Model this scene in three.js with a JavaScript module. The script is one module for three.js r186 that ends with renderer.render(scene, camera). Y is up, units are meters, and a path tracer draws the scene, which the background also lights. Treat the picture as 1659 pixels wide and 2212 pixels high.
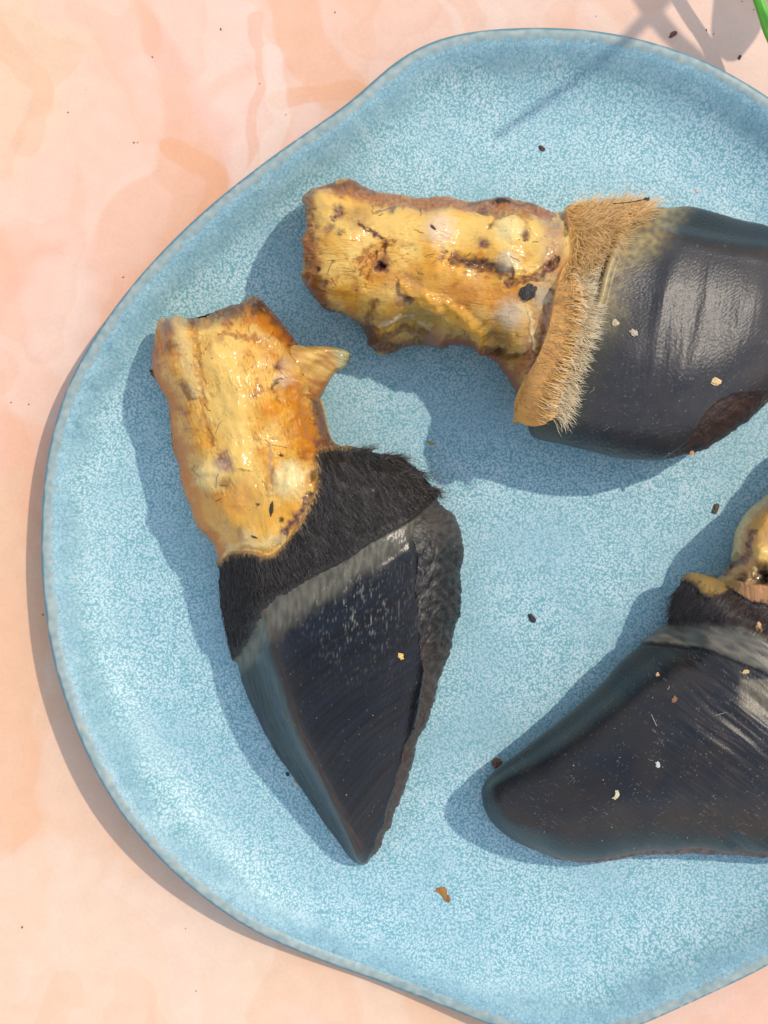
import * as THREE from 'three';

// ---------------------------------------------------------------- camera, sky, sun, exposure
const H = 0.45, S = 0.00016, CX = 829.5, CY = 1106;     // camera height, metres per traced unit at table level
const scene = new THREE.Scene();
const camera = new THREE.PerspectiveCamera(2 * Math.atan(CY * S / H) * 180 / Math.PI, 0.75, 0.02, 20);
camera.position.set(0, H, 0); camera.up.set(0, 0, -1); camera.lookAt(0, 0, 0);
const renderer = new THREE.WebGLRenderer({ antialias: true });
renderer.toneMapping = THREE.LinearToneMapping;
renderer.toneMappingExposure = 0.96;
renderer.shadowMap.enabled = true;
const SUNAZ = [0.84, -0.545], COT = 0.75;               // towards the sun on the table; shadow length per height
const sunDir = new THREE.Vector3(SUNAZ[0] * COT, 1, SUNAZ[1] * COT).normalize();
const sun = new THREE.DirectionalLight(0xfff1de, 3.2);
sun.position.copy(sunDir).multiplyScalar(2); sun.castShadow = true; sun.shadow.radius = 2;
sun.shadow.mapSize.set(4096, 4096);
Object.assign(sun.shadow.camera, { left: -0.5, right: 0.5, top: 0.5, bottom: -0.5, near: 0.5, far: 4 });
scene.add(sun, sun.target);
{
  const w = 512, h = 256, d = new Float32Array(w * h * 4);
  for (let j = 0; j < h; j++) for (let i = 0; i < w; i++) {
    const th = (j + 0.5) / h * Math.PI - Math.PI / 2, ph = ((i + 0.5) / w - 0.5) * 2 * Math.PI;
    const y = Math.sin(th), x = Math.cos(th) * Math.cos(ph), z = Math.cos(th) * Math.sin(ph);
    const up = Math.max(0, y), k = Math.pow(1 - up, 0.8);
    let c = [0.33 + 1.33 * k, 0.5 + 1.2 * k, 0.82 + 0.96 * k];
    const s = Math.max(0, x * sunDir.x + y * sunDir.y + z * sunDir.z), a = 0.9 * Math.pow(s, 18) + 0.25 * Math.pow(s, 3);
    c = c.map((v, q) => v + a * [1, 0.95, 0.86][q]);
    if (y < 0) { const t = Math.min(1, -y * 8); c = c.map((v, q) => v * (1 - t) + [0.3, 0.29, 0.27][q] * t); }
    const o = (j * w + i) * 4; d[o] = c[0]; d[o + 1] = c[1]; d[o + 2] = c[2]; d[o + 3] = 1;
  }
  const t = new THREE.DataTexture(d, w, h, THREE.RGBAFormat, THREE.FloatType);
  t.mapping = THREE.EquirectangularReflectionMapping; t.magFilter = t.minFilter = THREE.LinearFilter; t.needsUpdate = true;
  scene.background = t; scene.environment = t;
}

// ---------------------------------------------------------------- helpers
let seed = 12345;
const rnd = () => { seed = (seed * 1664525 + 1013904223) >>> 0; return seed / 4294967296; };
const rr = (a, b) => a + (b - a) * rnd();
const clamp = (x, a = 0, b = 1) => x < a ? a : x > b ? b : x;
const lerp = (a, b, t) => a + (b - a) * t;
const ss = (a, b, x) => { const t = clamp((x - a) / (b - a)); return t * t * (3 - 2 * t); };
const perm = new Uint8Array(512);
{ const p = [...Array(256).keys()]; for (let i = 255; i > 0; i--) { const j = Math.floor(rnd() * (i + 1)); [p[i], p[j]] = [p[j], p[i]]; } for (let i = 0; i < 512; i++) perm[i] = p[i & 255]; }
const gr = (h, x, y, z) => { const u = (h & 15) < 8 ? x : y, v = (h & 15) < 4 ? y : ((h & 15) === 12 || (h & 15) === 14) ? x : z; return ((h & 1) ? -u : u) + ((h & 2) ? -v : v); };
function noise(x, y, z = 0) {
  const fx = Math.floor(x), fy = Math.floor(y), fz = Math.floor(z), X = fx & 255, Y = fy & 255, Z = fz & 255;
  x -= fx; y -= fy; z -= fz;
  const u = x * x * x * (x * (x * 6 - 15) + 10), v = y * y * y * (y * (y * 6 - 15) + 10), w = z * z * z * (z * (z * 6 - 15) + 10);
  const A = perm[X] + Y, AA = perm[A] + Z, AB = perm[A + 1] + Z, B = perm[X + 1] + Y, BA = perm[B] + Z, BB = perm[B + 1] + Z;
  return lerp(lerp(lerp(gr(perm[AA], x, y, z), gr(perm[BA], x - 1, y, z), u), lerp(gr(perm[AB], x, y - 1, z), gr(perm[BB], x - 1, y - 1, z), u), v),
    lerp(lerp(gr(perm[AA + 1], x, y, z - 1), gr(perm[BA + 1], x - 1, y, z - 1), u), lerp(gr(perm[AB + 1], x, y - 1, z - 1), gr(perm[BB + 1], x - 1, y - 1, z - 1), u), v), w);
}
const fbm = (x, y, z = 0, o = 4) => { let s = 0, a = 0.5; for (let i = 0; i < o; i++) { s += a * noise(x, y, z); x = x * 2.03 + 7.1; y = y * 2.03 + 3.3; z = z * 2.03 + 1.7; a *= 0.5; } return s; };
const hash2 = (i, j, k = 0) => { let h = Math.imul(i, 374761393) ^ Math.imul(j, 668265263) ^ Math.imul(k, 2147483647 ^ 0x5bd1e995); h = Math.imul(h ^ (h >>> 13), 1274126177); return ((h ^ (h >>> 16)) >>> 0) / 4294967296; };
const s2l = (c) => { c /= 255; return c <= 0.04045 ? c / 12.92 : Math.pow((c + 0.055) / 1.055, 2.4); };
const l2s = (c) => { c = clamp(c); return Math.round(255 * (c <= 0.0031308 ? c * 12.92 : 1.055 * Math.pow(c, 1 / 2.4) - 0.055)); };
const GAIN = 1.62;                                        // what a sunlit level face multiplies its colour by
const lit = (r, g, b) => [s2l(r) / GAIN, s2l(g) / GAIN, s2l(b) / GAIN];   // own colour of something seen as r,g,b in full sun
const mix = (a, b, t) => { t = clamp(t); return [lerp(a[0], b[0], t), lerp(a[1], b[1], t), lerp(a[2], b[2], t)]; };
const P = (px, py, h) => { const k = (H - h) / H; return [(px - CX) * S * k, h, (py - CY) * S * k]; };
const cr = (a, b, c, d, t) => { const t2 = t * t, t3 = t2 * t; return 0.5 * (2 * b + (c - a) * t + (2 * a - 5 * b + 4 * c - d) * t2 + (3 * b - a - 3 * c + d) * t3); };
function smoothLine(pts, n = 8) {
  const o = [];
  for (let i = 0; i < pts.length - 1; i++) {
    const a = pts[Math.max(0, i - 1)], b = pts[i], c = pts[i + 1], d = pts[Math.min(pts.length - 1, i + 2)];
    for (let k = 0; k < n; k++) o.push([cr(a[0], b[0], c[0], d[0], k / n), cr(a[1], b[1], c[1], d[1], k / n)]);
  }
  o.push(pts[pts.length - 1]); return o;
}
function lineDist(pts) {                                   // signed distance to a smooth line; > 0 on its right-hand side as seen
  const L = smoothLine(pts, 6);
  return (x, y) => {
    let best = 1e9, sg = 1;
    for (let i = 0; i < L.length - 1; i++) {
      const ax = L[i][0], ay = L[i][1], dx = L[i + 1][0] - ax, dy = L[i + 1][1] - ay;
      const t = clamp(((x - ax) * dx + (y - ay) * dy) / (dx * dx + dy * dy), i === 0 ? -20 : 0, i === L.length - 2 ? 20 : 1);
      const ex = x - ax - t * dx, ey = y - ay - t * dy, d = ex * ex + ey * ey;
      if (d < best) { best = d; sg = dx * ey - dy * ex >= 0 ? 1 : -1; }
    }
    return sg * Math.sqrt(best);
  };
}
const names = {};
const numbered = (n) => { names[n] = (names[n] ?? -1) + 1; return names[n] ? n + '_' + String(names[n]).padStart(3, '0') : n; };
function group(name, label, category, pos = [0, 0, 0]) {
  const o = new THREE.Group(); o.name = numbered(name); o.position.set(...pos); o.userData = { label, category }; scene.add(o); return o;
}
function add(name, geo, mat, parent = scene, data) {
  const m = new THREE.Mesh(geo, mat); m.name = parent === scene ? numbered(name) : name; m.castShadow = m.receiveShadow = true;
  if (data) m.userData = data;
  if (parent !== scene) geo.translate(-parent.position.x, -parent.position.y, -parent.position.z);
  parent.add(m); return m;
}
function geom(pos, idx, col, nor, uv) {
  const g = new THREE.BufferGeometry();
  g.setAttribute('position', new THREE.Float32BufferAttribute(pos, 3));
  if (col) g.setAttribute('color', new THREE.Float32BufferAttribute(col, 3));
  if (uv) g.setAttribute('uv', new THREE.Float32BufferAttribute(uv, 2));
  g.setIndex(idx);
  if (nor) g.setAttribute('normal', new THREE.Float32BufferAttribute(nor, 3)); else g.computeVertexNormals();
  return g;
}
function texture(n, f, srgb = true) {
  const d = new Uint8Array(n * n * 4);
  for (let j = 0; j < n; j++) for (let i = 0; i < n; i++) { const c = f(i, j), o = (j * n + i) * 4; d[o] = c[0]; d[o + 1] = c[1]; d[o + 2] = c[2]; d[o + 3] = 255; }
  const t = new THREE.DataTexture(d, n, n); if (srgb) t.colorSpace = THREE.SRGBColorSpace;
  t.magFilter = THREE.LinearFilter; t.minFilter = THREE.LinearFilter; t.needsUpdate = true; return t;
}

// ---------------------------------------------------------------- the printed tabletop
{
  const n = 2048, T = 0.5, half = T / 2;
  const cream = lit(244, 218, 182), pink = lit(252, 206, 192), peach = lit(252, 200, 168), orange = lit(248, 182, 138), pale = lit(255, 226, 208), deep = lit(247, 178, 140);
  const layers = [];
  for (let k = 0; k < 9; k++) layers.push({ z: 3.7 * k + 1.3, s: [8, 12, 17, 10, 21, 13, 26, 9, 19][k], t: [0.02, 0.06, 0.08, -0.02, 0.1, 0.05, 0.12, 0.04, 0.1][k], c: [peach, pink, orange, pale, peach, pale, deep, cream, orange][k], a: [0.52, 0.47, 0.32, 0.56, 0.38, 0.48, 0.18, 0.42, 0.2][k] });
  const marks = [                                          // brush marks of the print: line, half width, colour, strength
    [lineDist([[562, 125], [566, 165], [556, 210], [540, 240], [545, 290], [548, 325]]), 15, deep, 0.38],
    [lineDist([[425, 350], [450, 365], [470, 385], [460, 430]]), 26, orange, 0.6],
    [lineDist([[700, 200], [745, 195], [790, 210]]), 22, orange, 0.5],
    [lineDist([[600, 215], [605, 260], [590, 300]]), 24, pale, 0.6],
    [lineDist([[960, 5], [975, 35], [985, 55]]), 9, pale, 0.5],
    [lineDist([[1045, 0], [1075, 30], [1068, 60]]), 18, pale, 0.5],
    [lineDist([[640, 40], [660, 110], [700, 160]]), 60, orange, 0.45],
    [lineDist([[60, 150], [95, 190], [85, 230]]), 30, orange, 0.25],
    [lineDist([[340, 1960], [385, 2010], [400, 2130]]), 40, pale, 0.25],
  ];
  const map = texture(n, (i, j) => {
    const x = (i + 0.5) / n * T - half, z = (j + 0.5) / n * T - half, px = x / S + CX, py = z / S + CY;
    const wx = x + 0.012 * noise(x * 30, z * 22, 9) + 0.004 * noise(x * 110, z * 80, 4), wz = z * 0.62 + 0.016 * noise(x * 26, z * 26, 17) + 0.004 * noise(x * 100, z * 90, 31);
    let c = mix(pink, peach, 0.5 + 1.3 * noise(x * 7, z * 5, 40));
    c = mix(c, cream, 0.75 * ss(700, 150, px + py * 1.1 + 160 * noise(x * 20, z * 16, 5)));
    for (const L of layers) {
      const f = noise(wx * L.s, wz * L.s, L.z) + 0.35 * noise(wx * L.s * 2.7, wz * L.s * 2.7, L.z + 20);
      c = mix(c, L.c, L.a * ss(L.t, L.t + (L.s > 15 ? 0.05 : 0.12), f) * (1 - 0.35 * ss(L.t, L.t + 0.5, f)));
    }
    if (py < 500 || py > 1900) for (const [d, w, mc, a] of marks) {
      const q = Math.abs(d(px + 14 * noise(x * 120, z * 90, 2), py + 10 * noise(x * 90, z * 90, 8))) / w;
      if (q < 1) c = mix(c, mc, a * ss(1, 0.75, q));
    }
    const gq = 1 + 0.05 * (hash2(i, j) - 0.5) + 0.03 * noise(x * 700, z * 700) + 0.04 * noise(x * 160, z * 160, 3);
    return [l2s(c[0] * gq), l2s(c[1] * gq), l2s(c[2] * gq)];
  });
  map.wrapS = map.wrapT = THREE.MirroredRepeatWrapping;
  const g = new THREE.BoxGeometry(2.4, 0.02, 1.8), p = g.attributes.position, uv = [];
  for (let i = 0; i < p.count; i++) uv.push((p.getX(i) + half) / T, (p.getZ(i) + half) / T);
  g.setAttribute('uv', new THREE.Float32BufferAttribute(uv, 2)); g.translate(0, -0.01, 0);
  const bump = texture(512, (i, j) => { const v = 128 + 60 * (hash2(i >> 1, j >> 1, 3) - 0.5) + 70 * noise(i / 9, j / 9, 2); return [v, v, v]; }, false);
  bump.wrapS = bump.wrapT = THREE.RepeatWrapping; bump.repeat.set(8, 8);
  add('tabletop', g, new THREE.MeshPhysicalMaterial({ map, roughness: 0.55, specularIntensity: 0.35, bumpMap: bump, bumpScale: 0.00006 }), scene, { kind: 'structure', label: 'peach and pink watercolour print table surface under the blue plate', category: 'tabletop' });
}

// ---------------------------------------------------------------- the plate
const FLOOR = 0.004;
const rimHeight = (px, py) => 0.0188 - 0.0138 * Math.exp(-(((px - 740) / 440) ** 2 + ((py - 2150) / 225) ** 2)) - 0.004 * Math.exp(-(((px - 90) / 200) ** 2 + ((py - 1050) / 420) ** 2));
const plateOutline = [[88, 1140], [94, 1040], [110, 945], [138, 852], [180, 765], [235, 680], [300, 597], [372, 519], [450, 446], [530, 381], [610, 321], [690, 266], [757, 217], [808, 172], [852, 135], [905, 102], [965, 79], [1040, 65], [1130, 59], [1220, 60], [1310, 69], [1400, 88], [1500, 121], [1580, 160], [1659, 208], [1745, 272], [1830, 355], [1900, 450], [1950, 550], [1985, 660], [2020, 770], [2065, 880], [2100, 1000], [2105, 1130], [2080, 1260], [2035, 1390], [1995, 1510], [1965, 1640], [1925, 1770], [1865, 1890], [1770, 2010], [1659, 2087], [1540, 2145], [1393, 2212], [1310, 2240], [1220, 2250], [1130, 2238], [1053, 2212], [960, 2176], [870, 2141], [800, 2114], [720, 2086], [640, 2055], [560, 2019], [490, 1977], [420, 1925], [360, 1872], [300, 1808], [245, 1735], [196, 1650], [157, 1560], [126, 1470], [105, 1380], [93, 1285], [88, 1210]];
{
  const N = 1080, n0 = plateOutline.length, O = [];
  for (let i = 0; i < N; i++) {
    const u = i / N * n0, k = Math.floor(u), t = u - k, q = [-1, 0, 1, 2].map((d) => plateOutline[(k + d + n0) % n0]);
    const px = cr(q[0][0], q[1][0], q[2][0], q[3][0], t), py = cr(q[0][1], q[1][1], q[2][1], q[3][1], t), h = rimHeight(px, py), w = P(px, py, h - 0.001);
    O.push([w[0], w[2], h]);
  }
  for (let r = 0; r < 6; r++) { const c = O.map((o) => o.slice()); for (let i = 0; i < N; i++) { const a = c[(i + N - 3) % N], b = c[(i + 3) % N]; O[i] = [lerp(c[i][0], (a[0] + b[0]) / 2, 0.5), lerp(c[i][1], (a[1] + b[1]) / 2, 0.5), lerp(c[i][2], (a[2] + b[2]) / 2, 0.5)]; } }
  let nrm = O.map((_, i) => { const a = O[(i + N - 6) % N], b = O[(i + 6) % N], dx = b[0] - a[0], dz = b[1] - a[1], l = Math.hypot(dx, dz); return [-dz / l, dx / l]; });   // inwards
  for (let r = 0; r < 12; r++) nrm = nrm.map((_, i) => { const s = [0, 0]; for (let k = -6; k <= 6; k++) { const q = nrm[(i + k + N) % N]; s[0] += q[0]; s[1] += q[1]; } const l = Math.hypot(...s); return [s[0] / l, s[1] / l]; });
  const C = [0.041, 0.008];
  // distance from the rim, on a coarse grid
  const X0 = -0.135, TW = 0.36, G = 240, Z0 = 0.008 - TW / 2, dist = new Float32Array((G + 1) * (G + 1));
  for (let j = 0; j <= G; j++) for (let i = 0; i <= G; i++) { const x = X0 + i / G * TW, z = Z0 + j / G * TW; let b = 1; for (let k = 0; k < N; k += 2) { const d = (O[k][0] - x) ** 2 + (O[k][1] - z) ** 2; if (d < b) b = d; } dist[j * (G + 1) + i] = Math.sqrt(b); }
  const dAt = (x, z) => { const u = clamp((x - X0) / TW * G, 0, G - 1e-4), v = clamp((z - Z0) / TW * G, 0, G - 1e-4), i = Math.floor(u), j = Math.floor(v), a = u - i, b = v - j, o = j * (G + 1) + i; return lerp(lerp(dist[o], dist[o + 1], a), lerp(dist[o + G + 1], dist[o + G + 2], a), b); };
  const cells = (x, z, k) => {                              // nearest and second-nearest seed of a jittered grid
    const ix = Math.floor(x), iz = Math.floor(z); let a = 9, b = 9, id = 0;
    for (let j = -1; j <= 1; j++) for (let i = -1; i <= 1; i++) {
      const cx = ix + i, cz = iz + j, dx = cx + hash2(cx, cz, k) - x, dz = cz + hash2(cx, cz, k + 7) - z, d = dx * dx + dz * dz;
      if (d < a) { b = a; a = d; id = hash2(cx, cz, k + 3); } else if (d < b) b = d;
    }
    a = Math.sqrt(a); b = Math.sqrt(b); return [b - a, a, id];
  };
  const net = lit(72, 122, 136), netF = lit(106, 172, 184), cell = lit(150, 196, 212), cellF = lit(182, 224, 233), white = lit(226, 242, 247), rimC = lit(178, 190, 184), rimD = lit(142, 166, 168), lip = lit(92, 140, 156);
  const n = 2048;
  const map = texture(n, (i, j) => {
    const x = X0 + (i + 0.5) / n * TW, z = Z0 + (j + 0.5) / n * TW, d = dAt(x, z) * 1000;
    const wx = x + 0.0005 * noise(x * 800, z * 800, 1) + 0.0008 * noise(x * 260, z * 260, 21), wz = z + 0.0005 * noise(x * 800, z * 800, 5) + 0.0008 * noise(x * 260, z * 260, 25), big = ss(15, 5, d + 5 * noise(x * 60, z * 60, 3));
    const f = cells(wx * 1280, wz * 1280, 1), m = fbm(x * 170, z * 170, 6, 3), m2 = noise(x * 45, z * 45, 12);
    const dot = f[1] + 0.1 * noise(x * 2300, z * 2300, 9) - 0.22 * m + 0.2 * (f[2] - 0.5);
    let c = mix(white, cellF, ss(0.08, 0.34, dot));
    c = mix(c, netF, ss(0.32, 0.62, dot) * 0.8);
    c = mix(c, cell, clamp(0.12 + 0.5 * m2 + 0.3 * m));
    if (big > 0) {
      const q = cells(wx * 640, wz * 640, 11), q2 = cells(wx * 1000, wz * 1000, 21);
      let e = mix(cell, cellF, 0.5 * q2[2] + m);
      e = mix(e, net, ss(0.18, 0.04, q[0]) * 0.45); e = mix(e, net, ss(0.2, 0.02, q2[0]) * 0.32);
      c = mix(c, e, big);
    }
    const dn = d + 0.8 * noise(x * 250, z * 250, 8);
    const q3 = cells(wx * 700, wz * 700, 31);
    const band = mix(mix(rimC, rimD, 0.5 + 0.9 * noise(x * 400, z * 400, 2)), net, ss(0.14, 0.02, q3[0]) * 0.35 * ss(1.5, 5, d));
    c = mix(c, band, ss(4.8, 2.8, dn + 1.2 * noise(x * 700, z * 700, 3)));
    c = mix(c, lip, ss(1.5, 0.9, d + 0.25 * noise(x * 300, z * 300, 4)));
    return [l2s(c[0]), l2s(c[1]), l2s(c[2])];
  });
  map.wrapS = map.wrapT = THREE.ClampToEdgeWrapping;
  const ring = (prof, name, mat, parent, close) => {
    const pos = [], uv = [], idx = [];
    for (const [d, f, dy] of prof) for (let i = 0; i <= N; i++) {
      const o = O[i % N], m = nrm[i % N];
      let x = o[0] + m[0] * d, z = o[1] + m[1] * d;
      const y = FLOOR + (o[2] - FLOOR) * f + dy;
      if (close && d > 1) { const t = (d - 40) / 60; x = lerp(o[0] + m[0] * 0.04, C[0], t); z = lerp(o[1] + m[1] * 0.04, C[1], t); }
      pos.push(x, y, z); uv.push((x - X0) / TW, (z - Z0) / TW);
    }
    const W = N + 1;
    for (let r = 0; r < prof.length - 1; r++) for (let i = 0; i < N; i++) { const a = r * W + i; idx.push(a, a + 1, a + W, a + 1, a + W + 1, a + W); }
    return add(name, geom(pos, idx, null, null, uv), mat, parent);
  };
  const cv = (pts, n) => { const o = []; for (let i = 0; i < pts.length - 1; i++) for (let k = 0; k < n; k++) { const q = [-1, 0, 1, 2].map((d) => pts[clamp(i + d, 0, pts.length - 1)]); o.push([0, 1, 2].map((c) => cr(q[0][c], q[1][c], q[2][c], q[3][c], k / n))); } o.push(pts[pts.length - 1]); return o; };
  const glaze = new THREE.MeshPhysicalMaterial({ map, roughness: 0.5, specularIntensity: 0.8 });
  const back = new THREE.MeshPhysicalMaterial({ color: new THREE.Color().setRGB(...lit(92, 150, 178)), roughness: 0.35 });
  const plate = group('plate', 'wavy edged blue crackle glazed plate holding three hooves', 'plate', [C[0], 0, C[1]]);
  const mm = (a) => a.map(([d, f, dy]) => [d / 1000, f, dy / 1000]);
  const inner = cv(mm([[4, 1, -0.55], [6, 0.91, -0.35], [9, 0.7, 0], [13, 0.42, 0], [18, 0.21, 0], [24, 0.075, 0], [31, 0.015, 0], [40, 0, 0]]), 5);
  for (let k = 1; k <= 6; k++) inner.push([40 + 10 * k, 0, 0]);                // rows past 40 close towards the middle
  ring(inner, 'basin', glaze, plate, true);
  ring(cv(mm([[0.5, 1, -3.2], [0, 1, -1.9], [0.25, 1, -0.8], [1.0, 1, -0.15], [2.1, 1, 0], [3.2, 1, -0.2], [4, 1, -0.55]]), 4), 'rim', glaze, plate);
  const under = cv(mm([[0.5, 1, -3.2], [2.5, 0.74, -2], [8, 0.4, -2.1], [15, 0.13, -2], [24, 0, -1.9], [32, 0, -2.2], [36, 0, -3.7], [40, 0, -3.7]]), 4);
  under.push([100, 0, -0.002]); ring(under, 'underside', back, plate, true);
}

// ---------------------------------------------------------------- organic bodies, lofted through traced sections
// row: [Lx, Ly, Rx, Ry, seven heights in mm above the plate, underside height, optional bow dx, dy]
function loft(rows, fr, nu, nv, disp) {
  const F = [0, ...fr, 1], nr = rows.length, cols = 10, ctl = rows.map((r) => {
    const [lx, ly, rx, ry, h, hb, bx = 0, by = 0] = r, o = [];
    for (let k = 0; k < 7; k++) { const f = F[k], w = 4 * f * (1 - f); o.push([lerp(lx, rx, f) + bx * w, lerp(ly, ry, f) + by * w, h[k]]); }
    for (const f of [0.88, 0.5, 0.12]) { const w = 4 * f * (1 - f); o.push([lerp(lx, rx, f) + bx * w, lerp(ly, ry, f) + by * w, hb + (f === 0.5 ? 0 : 0.25 * Math.min(h[0], h[6]))]); }
    return o;
  });
  const vs = [];
  for (let k = 0; k < 6; k++) { const m = Math.max(3, Math.round(nv * (0.6 * (F[k + 1] - F[k]) + 0.4 / 6))); for (let q = 0; q < m; q++) vs.push(k + q / m); }
  for (let k = 6; k < 10; k++) for (let q = 0; q < 9; q++) vs.push(k + q / 9);
  const V = vs.length, U = nu + 1, D = new Float32Array(U * V * 2), W = new Float32Array(U * V * 3), top = new Uint8Array(U * V);
  for (let i = 0; i < U; i++) {
    const u = Math.min(i / nu * (nr - 1), nr - 1 - 1e-6), k = Math.floor(u), t = u - k, A = [-1, 0, 1, 2].map((d) => ctl[clamp(k + d, 0, nr - 1)]), sec = [];
    for (let c = 0; c < cols; c++) sec.push([0, 1, 2].map((q) => cr(A[0][c][q], A[1][c][q], A[2][c][q], A[3][c][q], t)));
    for (let j = 0; j < V; j++) {
      const v = vs[j], c = Math.floor(v), s = v - c, B = [-1, 0, 1, 2].map((d) => sec[(c + d + cols) % cols]), e = [0, 1, 2].map((q) => cr(B[0][q], B[1][q], B[2][q], B[3][q], s)), o = i * V + j;
      D[2 * o] = e[0]; D[2 * o + 1] = e[1]; top[o] = v <= 6 ? 1 : 0;
      const w = P(e[0], e[1], FLOOR + Math.max(0.3, e[2]) / 1000); W[3 * o] = w[0]; W[3 * o + 1] = w[1]; W[3 * o + 2] = w[2];
    }
  }
  const M = { U, V, D, W, top, N: null };
  M.N = gridNormals(M);
  if (disp) {
    const W2 = new Float32Array(W.length);
    for (let o = 0; o < U * V; o++) {
      const d = disp(D[2 * o], D[2 * o + 1], W[3 * o], W[3 * o + 1], W[3 * o + 2], top[o]) / 1000;
      for (let q = 0; q < 3; q++) W2[3 * o + q] = W[3 * o + q] + M.N[3 * o + q] * d;
      if (W2[3 * o + 1] < FLOOR + 0.0002) W2[3 * o + 1] = FLOOR + 0.0002;
    }
    M.W = W2; M.N = gridNormals(M);
  }
  // look-up of the upper surface
  const grid = new Map();
  for (let o = 0; o < U * V; o++) if (top[o]) { const key = Math.round(D[2 * o] / 3) * 4096 + Math.round(D[2 * o + 1] / 3), e = grid.get(key); if (e === undefined || M.W[3 * o + 1] > M.W[3 * e + 1]) grid.set(key, o); }
  M.at = (x, y, reach = 4) => {
    const i0 = Math.round(x / 3), j0 = Math.round(y / 3);
    for (let r = 0; r <= reach; r++) for (let i = -r; i <= r; i++) for (let j = -r; j <= r; j++) if (Math.max(Math.abs(i), Math.abs(j)) === r) { const e = grid.get((i0 + i) * 4096 + j0 + j); if (e !== undefined) return e; }
    return -1;
  };
  return M;
}
function gridNormals({ U, V, W }) {
  const N = new Float32Array(U * V * 3); let sgn = 0;
  for (let i = 0; i < U; i++) for (let j = 0; j < V; j++) {
    const a = 3 * (Math.min(U - 1, i + 1) * V + j), b = 3 * (Math.max(0, i - 1) * V + j), c = 3 * (i * V + (j + 1) % V), d = 3 * (i * V + (j + V - 1) % V);
    const ax = W[a] - W[b], ay = W[a + 1] - W[b + 1], az = W[a + 2] - W[b + 2], bx = W[c] - W[d], by = W[c + 1] - W[d + 1], bz = W[c + 2] - W[d + 2];
    const x = ay * bz - az * by, y = az * bx - ax * bz, z = ax * by - ay * bx, l = Math.hypot(x, y, z) || 1, o = 3 * (i * V + j);
    N[o] = x / l; N[o + 1] = y / l; N[o + 2] = z / l; if (j < V * 0.7) sgn += N[o + 1];
  }
  if (sgn < 0) { for (let i = 0; i < N.length; i++) N[i] = -N[i]; N.flip = true; }
  return N;
}
function parts(M, parent, classify, colour, mats, data = {}) {
  const { U, V, D, W, N, top } = M, lists = {};
  for (let i = 0; i < U - 1; i++) for (let j = 0; j < V; j++) {
    const a = i * V + j, b = i * V + (j + 1) % V, c = a + V, d = b + V;
    const n = classify((D[2 * a] + D[2 * d]) / 2, (D[2 * a + 1] + D[2 * d + 1]) / 2, top[a] && top[b]);
    const L = (lists[n] ??= []);
    if (N.flip) L.push(a, b, c, b, d, c); else L.push(a, c, b, b, c, d);
  }
  const out = {};
  for (const n in lists) {
    const re = new Map(), idx = [], pos = [], col = [], nor = [], uv = [];
    for (const o of lists[n]) {
      let k = re.get(o);
      if (k === undefined) {
        k = re.size; re.set(o, k);
        const x = W[3 * o], y = W[3 * o + 1], z = W[3 * o + 2], c = colour(n, D[2 * o], D[2 * o + 1], x, y, z, top[o], N[3 * o + 1]);
        pos.push(x, y, z); nor.push(N[3 * o], N[3 * o + 1], N[3 * o + 2]); col.push(...c); uv.push((o % V) / V * 6, Math.floor(o / V) / U * 6);
      }
      idx.push(k);
    }
    out[n] = add(n, geom(pos, idx, col, nor, uv), mats[n], parent, data[n]);
  }
  return out;
}
// features: ['b', x, y, r, colour, strength, height] spots and ['l', points, halfWidth, colour, strength, height] lines
function features(list) {
  const L = list.map((f) => f[0] === 'b' ? { x: f[1], y: f[2], r: f[3], c: f[4], a: f[5], h: f[6] } : { d: lineDist(f[1]), bb: [Math.min(...f[1].map((p) => p[0])), Math.max(...f[1].map((p) => p[0])), Math.min(...f[1].map((p) => p[1])), Math.max(...f[1].map((p) => p[1]))], r: f[2], c: f[3], a: f[4], h: f[5] });
  const q = (f, x, y) => {
    if (f.d) { const m = f.r * 1.2; if (x < f.bb[0] - m || x > f.bb[1] + m || y < f.bb[2] - m || y > f.bb[3] + m) return 1; return Math.abs(f.d(x, y)) / f.r; }
    const dx = x - f.x, dy = y - f.y; if (Math.abs(dx) > f.r * 1.3 || Math.abs(dy) > f.r * 1.3) return 1; return Math.hypot(dx, dy) / f.r;
  };
  return {
    height(x, y) {
      let s = 0; const wx = x + 8 * noise(x / 22, y / 22, 33) + 3 * noise(x / 8, y / 8, 38), wy = y + 8 * noise(x / 22, y / 22, 43) + 3 * noise(x / 8, y / 8, 48), v = 1 + 0.9 * noise(x / 28, y / 28, 51);
      for (const f of L) if (f.h) { const t = q(f, wx, wy); if (t < 1) s += 1.25 * v * f.h * (1 - t * t) ** 2; }
      return s;
    },
    tint(c, x, y) {
      const wx = x + 9 * noise(x / 16, y / 16, 3) + 4 * noise(x / 6, y / 6, 8), wy = y + 9 * noise(x / 16, y / 16, 13) + 4 * noise(x / 6, y / 6, 18), w2 = 1 + 0.5 * noise(x / 7, y / 7, 5);
      const gx = wx + 34 * noise(x / 60, y / 60, 83), gy = wy + 34 * noise(x / 60, y / 60, 93);
      for (const f of L) if (f.c) { const z = f.r > 40 && f.d, t = z ? q(f, gx, gy) : q(f, f.r > 9 || f.d ? wx : x, f.r > 9 || f.d ? wy : y); if (t < 1) c = mix(c, f.c, f.a * ss(1, z ? 0 : 0.25, t) * w2); }
      return c;
    },
  };
}

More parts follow.
